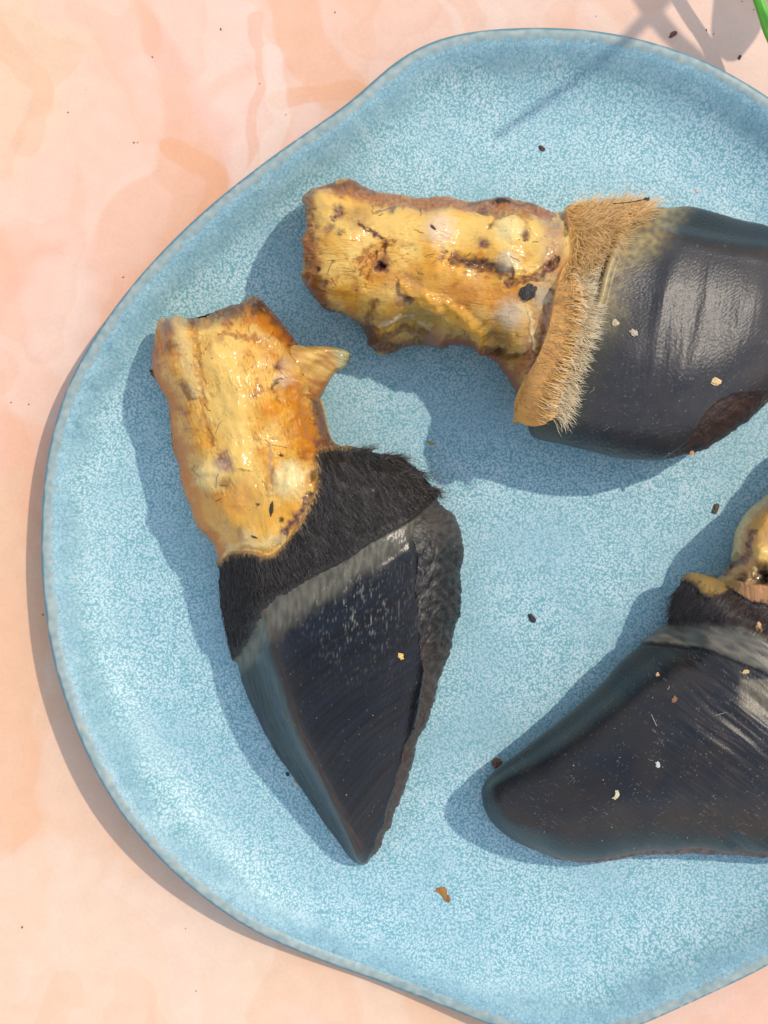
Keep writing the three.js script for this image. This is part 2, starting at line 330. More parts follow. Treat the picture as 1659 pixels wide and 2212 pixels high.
// colours of dried hide, tendon and horn
const K = {
  cream: lit(246, 202, 108), amber: lit(208, 124, 22), gold: lit(238, 172, 52), brown: lit(116, 66, 24), rust: lit(166, 90, 24), purple: lit(104, 56, 58), dark: lit(58, 30, 26), black: lit(26, 20, 20),
  fat: lit(250, 224, 154), orange: lit(232, 146, 14), olive: lit(172, 142, 66), grey: lit(206, 196, 172), pinkish: lit(243, 210, 172), mauve: lit(168, 128, 110),
};
const micro = texture(512, (i, j) => { const v = 128 + 75 * noise(i / 3.1, j / 3.1, 1) + 60 * noise(i / 8, j / 8, 4) + 50 * (hash2(i, j, 9) - 0.5); return [v, v, v]; }, false);
micro.wrapS = micro.wrapT = THREE.RepeatWrapping;
const M_ = {
  flesh: new THREE.MeshPhysicalMaterial({ vertexColors: true, roughness: 0.46, specularIntensity: 0.5, clearcoat: 0.28, clearcoatRoughness: 0.14, bumpMap: micro, bumpScale: 0.00007 }),
  horn: new THREE.MeshPhysicalMaterial({ vertexColors: true, roughness: 0.24, specularIntensity: 0.6, bumpMap: micro, bumpScale: 0.00004 }),
  hornGloss: new THREE.MeshPhysicalMaterial({ vertexColors: true, roughness: 0.34, specularIntensity: 0.62, bumpMap: micro, bumpScale: 0.00004 }),
  rough: new THREE.MeshPhysicalMaterial({ vertexColors: true, roughness: 0.5, specularIntensity: 0.9 }),
  skin: new THREE.MeshPhysicalMaterial({ vertexColors: true, roughness: 0.6 }),
  hair: new THREE.MeshPhysicalMaterial({ vertexColors: true, roughness: 0.3, specularIntensity: 1 }),
  crumb: new THREE.MeshPhysicalMaterial({ vertexColors: true, roughness: 0.65 }),
};
function fleshColour(x, y, ax, ay, seedZ) {                // fibres run along (ax, ay)
  const u = x * ax + y * ay, v = -x * ay + y * ax;
  const big = 1.3 * fbm(x / 75, y / 75, seedZ, 4), fib = noise(u / 60, v / 7, seedZ + 4), fine = noise(u / 14, v / 2.6, seedZ + 9), pat = fbm(x / 34, y / 34, seedZ + 20, 4);
  let c = mix(K.gold, K.cream, 0.45 + 1.7 * big + 0.14 * fib);
  c = mix(c, K.amber, ss(0.04, 0.42, pat + 0.15 * fib - 0.35 * big) * 0.6);
  c = mix(c, K.brown, ss(0.22, 0.5, fbm(x / 20, y / 20, seedZ + 31, 4) + 0.4 * pat) * 0.45);
  c = mix(c, K.rust, ss(0.1, 0.42, -pat - 0.3 * big) * 0.4);
  const vn = Math.abs(noise(u / 34 + 0.4 * noise(x / 9, y / 9, 71), v / 15, seedZ + 41)), vs = ss(0.06, 0.0, vn) * ss(0.02, 0.35, fbm(x / 45, y / 45, seedZ + 51, 3) + 0.12);
  c = mix(c, K.brown, vs * 0.75);
  c = mix(c, K.rust, ss(0.34, 0.5, noise(u / 12, v / 3, seedZ + 61)) * 0.4);
  const st = fbm(x / 30 + 0.5 * noise(u / 40, v / 12, 7), y / 30, seedZ + 77, 5) + 0.16 * noise(x / 3.2, y / 3.2, seedZ + 5) - 0.5 * noise(x / 62, y / 62, seedZ - 1);
  c = mix(c, K.rust, ss(0.2, 0.46, st) * 0.5); c = mix(c, K.brown, ss(0.36, 0.58, st) * 0.65);
  c = mix(c, K.purple, ss(0.3, 0.5, fbm(x / 26, y / 26, seedZ + 97, 4) + 0.1 * noise(x / 3, y / 3, 6)) * 0.65);
  const g = 1 + 0.18 * fine; return [c[0] * g, c[1] * g, c[2] * g];
}
const fleshBump = (x, y, ax, ay, z) => { const u = x * ax + y * ay, v = -x * ay + y * ax; return 1.5 * noise(x / 70, y / 70, z) + 0.45 * noise(u / 60, v / 24, z + 3) + 0.1 * noise(u / 30, v / 4.5, z + 7) * ss(-0.2, 0.3, noise(x / 50, y / 50, z + 27)) + 0.15 * noise(x / 15, y / 15, z + 5) + 0.05 * noise(x / 5, y / 5, z + 11) - 0.32 * ss(0.07, 0, Math.abs(noise(u / 34 + 0.4 * noise(x / 9, y / 9, 71), v / 15, z + 40))) * ss(0, 0.35, fbm(x / 45, y / 45, z + 50, 3) + 0.12); };

// hair strands laid over a body: spots come from pick(), flow() gives the lie in traced units
function hairs(M, n, pick, flow, o) {
  const pos = [], idx = [], col = [];
  for (let k = 0; k < n; k++) {
    const p = pick(); if (!p) continue;
    const e0 = M.at(p[0], p[1], 2); if (e0 < 0) continue;
    let [fx, fy] = flow(p[0], p[1]); const l = Math.hypot(fx, fy), ja = rr(-1, 1) * o.spread, ca = Math.cos(ja), sa = Math.sin(ja); [fx, fy] = [(fx * ca - fy * sa) / l, (fx * sa + fy * ca) / l];
    const len = rr(o.len[0], o.len[1]) * (o.lenAt ? o.lenAt(p[0], p[1]) : 1), seg = 5, lift = rr(o.lift[0], o.lift[1]), w = rr(o.w[0], o.w[1]) * 0.001, bend = rr(-1, 1) * o.bend, tone = rnd();
    const pts = []; let x = p[0], y = p[1], dx = fx, dy = fy, last = [M.W[3 * e0], M.W[3 * e0 + 1], M.W[3 * e0 + 2]], step = len / seg / S / 1000;
    for (let s = 0; s <= seg; s++) {
      const t = s / seg, e = M.at(x, y, 2);
      let q;
      if (e >= 0) { const L = (0.12 + lift * t) / 1000; q = [M.W[3 * e] + M.N[3 * e] * L, M.W[3 * e + 1] + M.N[3 * e + 1] * L, M.W[3 * e + 2] + M.N[3 * e + 2] * L]; }
      else { q = [last[0] + dx * step * S, last[1] - (0.1 + 0.5 * t) * step * S, last[2] + dy * step * S]; }
      if (s && e >= 0) { const m = Math.hypot(q[0] - last[0], q[1] - last[1], q[2] - last[2]); const lim = step * S * 1.25; if (m > lim) q = q.map((v, a) => last[a] + (v - last[a]) * lim / m); }
      pts.push(q); last = q;
      const c = Math.cos(bend / seg), sn = Math.sin(bend / seg); [dx, dy] = [dx * c - dy * sn, dx * sn + dy * c]; x += dx * step; y += dy * step;
    }
    const b = pos.length / 3;
    for (let s = 0; s <= seg; s++) {
      const t = s / seg, A = pts[Math.max(0, s - 1)], B = pts[Math.min(seg, s + 1)], d = new THREE.Vector3(B[0] - A[0], B[1] - A[1], B[2] - A[2]).normalize();
      const side = new THREE.Vector3(0, 1, 0).cross(d); if (side.lengthSq() < 1e-6) side.set(1, 0, 0); side.normalize(); const up = new THREE.Vector3().crossVectors(d, side);
      const r = w * (1 - 0.85 * t), c = o.colour(t, tone, p[0], p[1]);
      for (let a = 0; a < 3; a++) { const an = a * 2.094, cs = Math.cos(an) * r, sn = Math.sin(an) * r; pos.push(pts[s][0] + side.x * cs + up.x * sn, pts[s][1] + side.y * cs + up.y * sn, pts[s][2] + side.z * cs + up.z * sn); col.push(...c); }
      if (s < seg) for (let a = 0; a < 3; a++) { const a0 = b + s * 3 + a, a1 = b + s * 3 + (a + 1) % 3; idx.push(a0, a1, a0 + 3, a1, a1 + 3, a0 + 3); }
    }
  }
  return geom(pos, idx, col);
}
function lump(x, y, h, r, c, o = {}) {                      // an irregular bit at a traced spot: r in traced units
  const g = new THREE.IcosahedronGeometry(1, 3), p = g.attributes.position, col = [], z0 = rnd() * 50, w = P(x, y, h), a = o.turn ?? rr(0, 6.28), L = o.long ?? rr(1.1, 1.8), fl = o.flat ?? 0.5, R = r * S;
  for (let i = 0; i < p.count; i++) {
    let X = p.getX(i), Y = p.getY(i), Z = p.getZ(i); const d = 1 + 0.55 * noise(X * 1.4 + z0, Y * 1.4, Z * 1.4) + 0.3 * noise(X * 4 + z0, Y * 4, Z * 4);
    X *= d * L * R; Y *= d * fl * R; Z *= d * R; if (o.curl) Z += o.curl * X * X / R;
    p.setXYZ(i, w[0] + X * Math.cos(a) - Z * Math.sin(a), w[1] + Y + fl * R * 0.7, w[2] + X * Math.sin(a) + Z * Math.cos(a));
    const k = 1 + 0.5 * noise(X / R * 2.5 + z0, Z / R * 2.5, 3); col.push(c[0] * k, c[1] * k, c[2] * k);
  }
  g.setAttribute('color', new THREE.Float32BufferAttribute(col, 3)); g.computeVertexNormals(); return g;
}
function strand(points, r, c) {                             // a thin curved fibre through world points
  const g = new THREE.TubeGeometry(new THREE.CatmullRomCurve3(points.map((p) => new THREE.Vector3(...p))), 10, r, 4), col = [];
  for (let i = 0; i < g.attributes.position.count; i++) col.push(...c);
  g.setAttribute('color', new THREE.Float32BufferAttribute(col, 3)); return g;
}
function merge(list) {
  const pos = [], idx = [], col = []; let b = 0;
  for (const g0 of list) { const g = g0, p = g.attributes.position, c = g.attributes.color; for (let i = 0; i < p.count; i++) { pos.push(p.getX(i), p.getY(i), p.getZ(i)); col.push(c.getX(i), c.getY(i), c.getZ(i)); } if (g.index) for (const k of g.index.array) idx.push(b + k); else for (let i = 0; i < p.count; i++) idx.push(b + i); b += p.count; }
  return geom(pos, idx, col);
}
const topAt = (M, x, y) => { const e = M.at(x, y, 6); return e < 0 ? FLOOR : M.W[3 * e + 1]; };
function strays(M, n, pick, c, len = [2, 6]) {              // loose short hairs stuck to the hide
  const L = [];
  for (let k = 0; k < n; k++) {
    const p = pick(), a = rr(0, 6.28), l = rr(...len) / S / 1000, cv = rr(-0.25, 0.25), pts = []; let ok = true;
    for (let s = 0; s < 4; s++) { const t = s / 3 - 0.5, x = p[0] + Math.cos(a + cv * t) * l * t, y = p[1] + Math.sin(a + cv * t) * l * t, e = M.at(x, y, 1); if (e < 0) { ok = false; break; } pts.push([M.W[3 * e] + M.N[3 * e] * 0.00015, M.W[3 * e + 1] + M.N[3 * e + 1] * 0.00015, M.W[3 * e + 2] + M.N[3 * e + 2] * 0.00015]); }
    if (ok) L.push(strand(pts, rr(0.00004, 0.00008), c));
  }
  return merge(L);
}
function dust(M, n, pick, cols) {
  const L = [];
  for (let k = 0; k < n; k++) {
    const p = pick(), e = M.at(p[0], p[1], 1); if (e < 0 || noise(p[0] / 34, p[1] / 34, 3) < 0.3 * rnd()) continue;
    const g = new THREE.TetrahedronGeometry(rr(0.00008, 0.00024)), c = cols[Math.floor(rnd() * cols.length)], col = [];
    g.scale(rr(0.6, 2.2), 0.5, 1); g.rotateY(rr(0, 6)); g.translate(M.W[3 * e], M.W[3 * e + 1] + 0.0001, M.W[3 * e + 2]);
    for (let i = 0; i < g.attributes.position.count; i++) col.push(...c); g.setAttribute('color', new THREE.Float32BufferAttribute(col, 3)); L.push(g);
  }
  return merge(L);
}
const hornBlack = lit(24, 29, 38), hornGrey = lit(66, 68, 70), peri = lit(116, 111, 96), periDark = lit(84, 80, 70), hornBrown = lit(92, 70, 60), facetSheen = lit(56, 60, 62), scuffGlint = lit(176, 172, 160);


// ---------------------------------------------------------------- first hoof, lower left: amber shank, black hair, pointed black claw
{
  const A = lineDist([[470, 1206], [485, 1204], [504, 1189], [543, 1188], [583, 1198], [607, 1182], [631, 1153], [656, 1114], [675, 1073], [683, 1035], [676, 1000], [684, 976], [710, 970], [740, 968]]);
  const B = lineDist([[505, 1440], [513, 1425], [540, 1385], [558, 1350], [585, 1302], [631, 1275], [662, 1254], [707, 1230], [753, 1207], [793, 1177], [820, 1162], [893, 1121], [925, 1095], [950, 1070]]);
  const C = lineDist([[520, 1460], [560, 1410], [581, 1392], [613, 1365], [653, 1334], [703, 1302], [748, 1272], [820, 1225], [893, 1171], [930, 1140]]);
  const E = lineDist([[800, 1850], [835, 1760], [865, 1650], [875, 1609], [902, 1550], [915, 1460], [906, 1392], [904, 1325], [899, 1270], [906, 1207], [893, 1165], [900, 1130]]);
  const R = lineDist([[784, 1840], [766, 1799], [730, 1731], [694, 1663], [671, 1618], [640, 1550], [624, 1496], [608, 1437], [599, 1392], [606, 1355]]);
  const ft = features([
    ['l', [[335, 740], [355, 860], [378, 980], [408, 1100], [462, 1190]], 46, K.amber, 0.95, 0], ['l', [[330, 760], [345, 850], [372, 960], [396, 1080], [440, 1170]], 14, K.rust, 0.7, 0], ['l', [[480, 720], [490, 840], [515, 960], [530, 1060]], 62, K.cream, 0.85, 0], ['l', [[600, 740], [640, 820], [655, 900], [690, 960]], 62, K.amber, 0.8, 0], ['l', [[440, 1100], [520, 1140], [600, 1120]], 50, K.gold, 0.7, 0],
    ['l', [[400, 690], [470, 672], [540, 652], [600, 690]], 36, K.brown, 0.9, 0], ['l', [[640, 745], [690, 810], [697, 880], [716, 935]], 26, K.brown, 0.9, 0], ['l', [[560, 690], [620, 750], [650, 800]], 26, K.amber, 0.8, 0],
    ['l', [[455, 748], [475, 726], [520, 722], [585, 737], [625, 722]], 10, K.rust, 0.7, 0], ['b', 490, 700, 20, K.rust, 0.8, 0.3], ['b', 475, 735, 14, K.brown, 0.7, -0.3],
    ['b', 555, 664, 28, K.dark, 0.8, 0.4], ['b', 505, 668, 34, K.brown, 0.6, 0], ['b', 590, 700, 16, K.brown, 0.6, 0], ['b', 365, 705, 32, K.mauve, 0.6, 1], ['b', 372, 745, 26, K.brown, 0.75, 0.5], ['b', 340, 780, 24, K.mauve, 0.4, 0.6],
    ['l', [[392, 716], [402, 770], [420, 830]], 24, K.fat, 0.5, 0.4], ['l', [[421, 721], [433, 800], [441, 906], [451, 955]], 8, K.rust, 0.4, -0.4],
    ['b', 617, 785, 26, K.mauve, 0.8, -0.6], ['b', 600, 795, 14, K.purple, 0.75, -0.4], ['b', 610, 820, 26, K.pinkish, 0.6, 0.6],
    ['b', 582, 887, 36, K.orange, 0.95, 0.9], ['b', 600, 862, 12, K.rust, 0.7, -0.4], ['l', [[590, 840], [597, 820], [612, 818]], 4, K.dark, 0.7, 0],
    ['b', 485, 1000, 34, K.mauve, 0.9, -0.2], ['b', 475, 985, 16, K.purple, 0.6, 0], ['b', 607, 982, 8, K.dark, 0.9, -0.5], ['b', 556, 1090, 6, K.dark, 0.95, -0.5], ['b', 607, 1124, 8, K.dark, 0.95, -0.5],
    ['b', 673, 1029, 14, K.dark, 0.85, -1.6], ['b', 626, 1036, 58, K.fat, 0.95, 1.8], ['b', 455, 1028, 44, K.fat, 0.5, 1.6], ['b', 520, 1075, 60, K.amber, 0.5, -0.8], ['b', 485, 1045, 18, K.brown, 0.5, -0.7],
    ['l', [[661, 1082], [648, 1110], [622, 1141], [606, 1160]], 14, K.purple, 0.85, -0.5], ['b', 519, 1153, 22, K.purple, 0.45, 0], ['b', 540, 1160, 30, K.fat, 0.5, 0.6], ['l', [[483, 1210], [510, 1180], [560, 1178], [600, 1165]], 12, K.fat, 0.5, 0.3],
    ['b', 690, 955, 20, K.purple, 0.7, -0.6], ['l', [[650, 770], [680, 830], [690, 880], [705, 930]], 22, K.brown, 0.75, -0.6], ['l', [[640, 850], [640, 900], [668, 960]], 20, K.amber, 0.5, 0.9], ['l', [[560, 720], [610, 760], [650, 830]], 18, K.cream, 0.5, 0.8],
    ['l', [[335, 800], [370, 900], [395, 1010], [430, 1120], [470, 1190]], 18, K.amber, 0.7, 0], ['l', [[470, 760], [500, 860], [520, 980]], 30, K.cream, 0.6, 0.7], ['l', [[585, 1040], [584, 1000], [580, 965]], 6, K.mauve, 0.6, -0.2], ['b', 400, 1090, 18, K.mauve, 0.4, 0], ['b', 655, 985, 22, K.rust, 0.6, -0.5],
    ['b', 440, 690, 20, K.gold, 0.6, -1],
  ]);
  const top = [17, 31, 40, 43, 41, 32, 17], rows = [
    [400, 694, 520, 655, [18, 19, 20, 20, 20, 19, 18], 15], [352, 690, 560, 643, [16, 27, 33, 35, 34, 29, 18], 6, 12, 34], [331, 724, 602, 692, [16, 31, 38, 40, 39, 33, 18], 2, 4, 14],
    [329, 790, 643, 736, [15, 32, 39, 43, 41, 33, 18], 1], [345, 832, 672, 788, top, 1], [362, 880, 690, 858, [14, 31, 40, 43, 40, 29, 15], 1], [374, 945, 712, 922, [14, 31, 40, 43, 40, 29, 15], 1],
    [388, 1000, 735, 962, [14, 31, 41, 44, 40, 30, 16], 1], [403, 1075, 800, 985, [14, 32, 41, 45, 43, 34, 18], 1], [428, 1135, 866, 998, [14, 32, 42, 46, 44, 35, 19], 1], [456, 1180, 915, 1046, [14, 32, 42, 46, 44, 36, 19], 1],
    [481, 1225, 955, 1088, [13, 32, 42, 46, 44, 36, 18], 1], [483, 1285, 988, 1121, [11, 29, 41, 46, 44, 36, 17], 1], [499, 1370, 1004, 1180, [9, 25, 40, 45, 43, 36, 16], 1], [514, 1440, 1002, 1270, [7, 22, 39, 43, 42, 35, 15], 1],
    [533, 1495, 992, 1345, [6, 20, 38, 42, 41, 34, 14], 1], [560, 1560, 970, 1420, [5, 19, 36, 39, 38, 32, 13], 1], [597, 1628, 943, 1500, [5, 17, 33, 36, 35, 30, 12], 1], [640, 1688, 920, 1578, [4, 15, 29, 32, 31, 27, 11], 0.6],
    [687, 1758, 892, 1660, [4, 12, 24, 27, 26, 22, 10], 0.5], [728, 1815, 864, 1742, [3, 10, 19, 21, 20, 17, 8], 0.5], [753, 1850, 836, 1808, [3, 8, 14, 15, 14, 12, 6], 0.5], [770, 1865, 812, 1850, [3, 5, 8, 9, 8, 7, 4], 0.5], [783, 1868, 800, 1863, [3, 3.4, 3.8, 4, 3.8, 3.4, 3], 1.5],
  ];
  const disp = (x, y, X, Y, Z, top) => {
    const a = A(x, y), wf = ss(3, -3, a);
    let d = wf * (fleshBump(x, y, 0.3, 0.95, 2) + (top ? ft.height(x, y) : 0) + 1.2 * ss(40, 0, Math.min(y - 640 + (x - 500) * 0.24, 99)) * noise(x / 22, y / 22, 44));
    if (wf < 1) {
      const b = B(x, y), e = E(x, y), c = C(x, y), r = R(x, y), wh = ss(3, -3, b), we = ss(-5, 8, e) * ss(-4, 8, b);
      d += (1 - wf) * wh * (1.3 + 0.5 * noise(x / 30, y / 30, 6) + 0.25 * noise(x / 6, y / 14, 9));
      const wn = (1 - wf) * (1 - wh);
      d += wn * (0.25 * ss(-6, 6, c) * ss(90, 6, c) + 0.2 * Math.exp(-((r / 12) ** 2)) * ss(0, 60, c) + (0.14 * noise(c / 16, (x + y * 0.3) / 160, 3) + 0.05 * noise(c / 4.5, (x + y * 0.3) / 220, 13)) * ss(20, 60, c) + 0.14 * noise(x / 3.2, y / 20, 21) * Math.exp(-(((x - 770) / 100) ** 2 + ((y - 1310) / 120) ** 2)) + 0.22 * noise(x / 55, y / 55, 8) + 0.07 * noise(x / 4, y / 9, 12) * ss(0, 30, r) + 0.03 * noise(x / 3, y / 3, 2));
      const tt = 3.2 * fbm((x * 0.9 + y * 0.3) / 30, (y * 0.9 - x * 0.3) / 48, 5, 5) * 2 + 0.5 * noise(x / 7, y / 5, 9), tf = Math.floor(tt);
      d += wn * we * (0.36 * ss(1150, 1210, y) * (tf + ss(0.55, 1, tt - tf)) + 0.3 * noise(x / 10, y / 7, 7) + 0.22 * noise(x / 4, y / 3, 17) - 0.5);
      d -= wn * 0.7 * Math.exp(-(((e + 4 * noise(x / 20, y / 20, 3)) / 9) ** 2)) * ss(1330, 1200, y);
    }
    return d;
  };
  const M = loft(rows, [0.085, 0.185, 0.43, 0.69, 0.885], 560, 270, disp);
  const cls = (x, y) => A(x, y) < 0 ? 'shank' : B(x, y) + 3 * noise(x / 18, y / 18, 77) < 0 ? 'hair_skin' : E(x, y) + 10 * fbm(x / 22, y / 22, 61, 3) > 0 ? 'sole' : 'claw';
  const colour = (n, x, y, X, Y, Z, top) => {
    if (n === 'shank') { let c = fleshColour(x, y, 0.3, 0.95, 3); if (top) c = ft.tint(c, x, y); return c; }
    if (n === 'hair_skin') { const a = A(x, y); return mix(lit(170, 128, 74), lit(26, 22, 20), ss(8, 17, a + 3 * noise(x / 5, y / 5, 2))); }
    if (n === 'sole') {
      const c = mix(lit(24, 23, 23), lit(84, 77, 70), 0.16 + 1.3 * fbm(x / 14, y / 14, 3, 4) + 0.8 * ss(1200, 1120, y) + 0.2 * ss(1330, 1480, y));
      return mix(mix(c, hornBrown, ss(1330, 1500, y) * 0.5), scuffGlint, ss(0.3, 0.6, fbm(x / 5, y / 8, 13, 3)) * 0.35);
    }
    const c0 = C(x, y), r = R(x, y), st = fbm(c0 / 10, (x * 0.9 + y * 0.4) / 260, 7, 3);
    let c = mix(hornBlack, lit(22, 18, 19), 0.5 + 2.6 * st);
    c = mix(c, facetSheen, ss(2, -16, r + 5 * noise(x / 30, y / 60, 3)) * (0.55 + 1.0 * noise(y / 50, r / 4, 4)) * ss(1330, 1440, y));  // left facet paler: faint reflection painted into the colour, plus streak grain
    c = mix(c, hornBrown, Math.exp(-(((r + 10) / 14) ** 2)) * ss(1400, 1620, y) * (0.4 + 0.8 * noise(y / 50, r / 4, 9)));
    const pc = c0 + 16 * noise(x / 40, y / 40, 4) + 7 * noise(x / 6, y / 40, 9);
    c = mix(c, mix(peri, periDark, 0.35 + 1.1 * noise(x / 8, y / 30, 6) + 0.4 * ss(760, 880, x)), ss(16, -26, pc));
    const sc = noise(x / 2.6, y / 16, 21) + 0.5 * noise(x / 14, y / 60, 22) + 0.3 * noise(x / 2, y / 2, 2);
    c = mix(c, scuffGlint, ss(0.2, 0.8, sc) * 0.7 * Math.exp(-(((x - 770) / 95) ** 2 + ((y - 1310) / 110) ** 2)));  // pale scratch streaks with sun glint painted into their colour
    return mix(c, scuffGlint, ss(0.6, 0.75, noise(x / 2.2, y / 2.2, 33)) * 0.35);
  };
  const t = group('hoof_chew', 'dried hoof with amber shank, black hair band and pointed black claw aiming down', 'dried hoof', P(690, 1250, FLOOR));
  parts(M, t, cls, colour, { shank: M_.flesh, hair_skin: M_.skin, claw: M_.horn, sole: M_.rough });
  const fl = (x, y) => { const k = ss(500, 800, x); return [lerp(0.12, 0.62, k) + 0.32 * noise(x / 26, y / 26, 2), lerp(1, 0.8, k)]; };
  const pick = () => { for (let i = 0; i < 60; i++) { const x = rr(480, 960), y = rr(960, 1440), a = A(x, y), b = B(x, y); if (a > 6 && b < -7) return [x, y]; } };
  const hc = (tt, tone) => { const k = 0.5 + tone * 0.9; const b = tone > 0.82 ? 4.2 : tone < 0.45 ? 0.7 : 1.9; return [0.019 * k * b + 0.006 * tt, 0.016 * k * b + 0.005 * tt, 0.0145 * k * b + 0.004 * tt]; };  // a share of strands coloured brighter to stand for sun highlights
  add('hair', hairs(M, 8000, pick, fl, { len: [3.6, 6.8], lenAt: (x, y) => clamp(-B(x, y) / 60, 0.3, 1), lift: [0.05, 0.7], w: [0.06, 0.12], spread: 0.2, bend: 0.4, colour: hc }), M_.hair, t, { kind: 'stuff' });
  add('hair_tuft', hairs(M, 420, () => { const k = Math.floor(rnd() * 4), q = [[772, 984, 22, 6], [842, 992, 26, 9], [890, 1022, 26, 14], [925, 1060, 12, 10]][k]; return [q[0] + rr(-1, 1) * q[2], q[1] + rr(-0.2, 1) * q[3]]; }, (x, y) => [0.85, lerp(-0.35, 0.45, ss(770, 930, x))], { len: [3, 8], lift: [1.5, 4], w: [0.06, 0.12], spread: 0.5, bend: 0.6, colour: hc }), M_.hair, t, { kind: 'stuff' });
  add('stubble', hairs(M, 420, () => { for (let i = 0; i < 90; i++) { const x = rr(470, 760), y = rr(960, 1215), a = A(x, y); if (a > 2 && a < 9) return [x, y]; } }, fl, { len: [0.9, 2.2], lift: [0.2, 0.5], w: [0.05, 0.09], spread: 0.3, bend: 0.3, colour: () => [0.006, 0.005, 0.004] }), M_.hair, t, { kind: 'stuff' });
  add('stray_hair', strays(M, 16, () => [rr(345, 690), rr(690, 1170)], [0.02, 0.012, 0.006]), M_.hair, t, { kind: 'stuff' });
  add('dark_dust', dust(M, 90, () => [rr(345, 690), rr(690, 1180)], [[0.02, 0.01, 0.005], [0.05, 0.02, 0.01], [0.1, 0.05, 0.02]]), M_.crumb, t, { kind: 'stuff' });
  add('dust', dust(M, 120, () => [rr(500, 990), rr(1000, 1840)], [lit(190, 170, 130), lit(150, 140, 120), lit(214, 200, 170)]), M_.crumb, t, { kind: 'stuff' });
  // torn flaps at the shank's edges
  const flap = (name, rws, tint, nu = 60, nv = 80) => {
    const f = loft(rws, [0.1, 0.3, 0.5, 0.7, 0.9], nu, nv, (x, y) => 0.2 * noise(x / 12, y / 12, 4) + 0.1 * noise((x + 0.4 * y) / 24, (y - 0.4 * x) / 4, 6));
    return parts(f, t, () => name, (n, x, y) => { const c = tint(x, y), k = 1 + 0.3 * noise((x + 0.4 * y) / 26, (y - 0.4 * x) / 3.5, 5); return [c[0] * k, c[1] * k, c[2] * k]; }, { [name]: M_.flesh });
  };
  flap('tendon_flap', [[570, 750, 640, 900, [24, 29, 32, 33, 32, 29, 20], 14], [622, 744, 684, 872, [23, 29, 31, 29, 27, 24, 18], 13], [664, 748, 704, 838, [23, 28, 28, 26, 25, 23, 18], 14], [700, 748, 722, 808, [22, 26, 26, 25, 25, 24, 19], 15], [732, 751, 737, 799, [22, 25, 25, 25, 25, 24, 20], 16], [750, 758, 745, 793, [22, 24, 24, 25, 24, 23, 21], 17], [757, 765, 750, 787, [21, 22, 22, 22, 22, 22, 21], 18], [757, 768, 753, 782, [19, 19, 19, 19, 19, 19, 19], 18.5]],
    (x, y) => mix(mix(K.cream, K.rust, 0.4 + 0.5 * noise((x + 0.4 * y) / 40, (y - 0.4 * x) / 9, 2) + 0.5 * ss(800, 850, y)), lit(186, 178, 128), ss(715, 740, x + 0.3 * (780 - y))));
  flap('skin_flap', [[385, 915, 385, 1000, [10, 14, 17, 18, 17, 14, 10], 8], [374, 925, 378, 985, [10, 12, 14, 14, 13, 12, 10], 8], [369, 935, 372, 965, [10, 10, 11, 11, 11, 10, 10], 9]], () => K.amber, 30, 40);
  flap('skin_flap', [[350, 795, 356, 835, [8, 11, 14, 14, 14, 11, 8], 7], [333, 797, 341, 824, [8, 10, 11, 12, 11, 10, 8], 7], [322, 800, 327, 810, [8, 8, 9, 9, 9, 8, 8], 7.5]], () => K.brown, 30, 40);
  // what sticks to it
  const bit = (name, label, cat, x, y, r, c, o) => { const m = add(name, lump(x, y, topAt(M, x, y) - 0.0001, r, c, o), M_.crumb, scene, { label, category: cat }); return m; };
  bit('seed', 'single yellow seed lying on the dark face of the pointed claw', 'seed', 865, 1417, 5, lit(246, 200, 110), { long: 1.5, flat: 0.5, turn: 0.9 });
  bit('debris_fleck', 'short dark stick stuck upright on the pale bulge beside the black hair', 'debris', 587, 1098, 3.4, lit(46, 26, 18), { long: 4, flat: 0.7, turn: 1.6 });
  bit('debris_fleck', 'small dark sliver low on the amber shank, just above the stubbly skin edge', 'debris', 553, 1160, 2.6, lit(40, 30, 18), { long: 3, flat: 0.6, turn: 0.2 });
  bit('debris_fleck', 'pale crumb caught in the black hair of the pointed hoof', 'debris', 803, 1060, 3.6, lit(200, 180, 130), { flat: 0.6 });
}

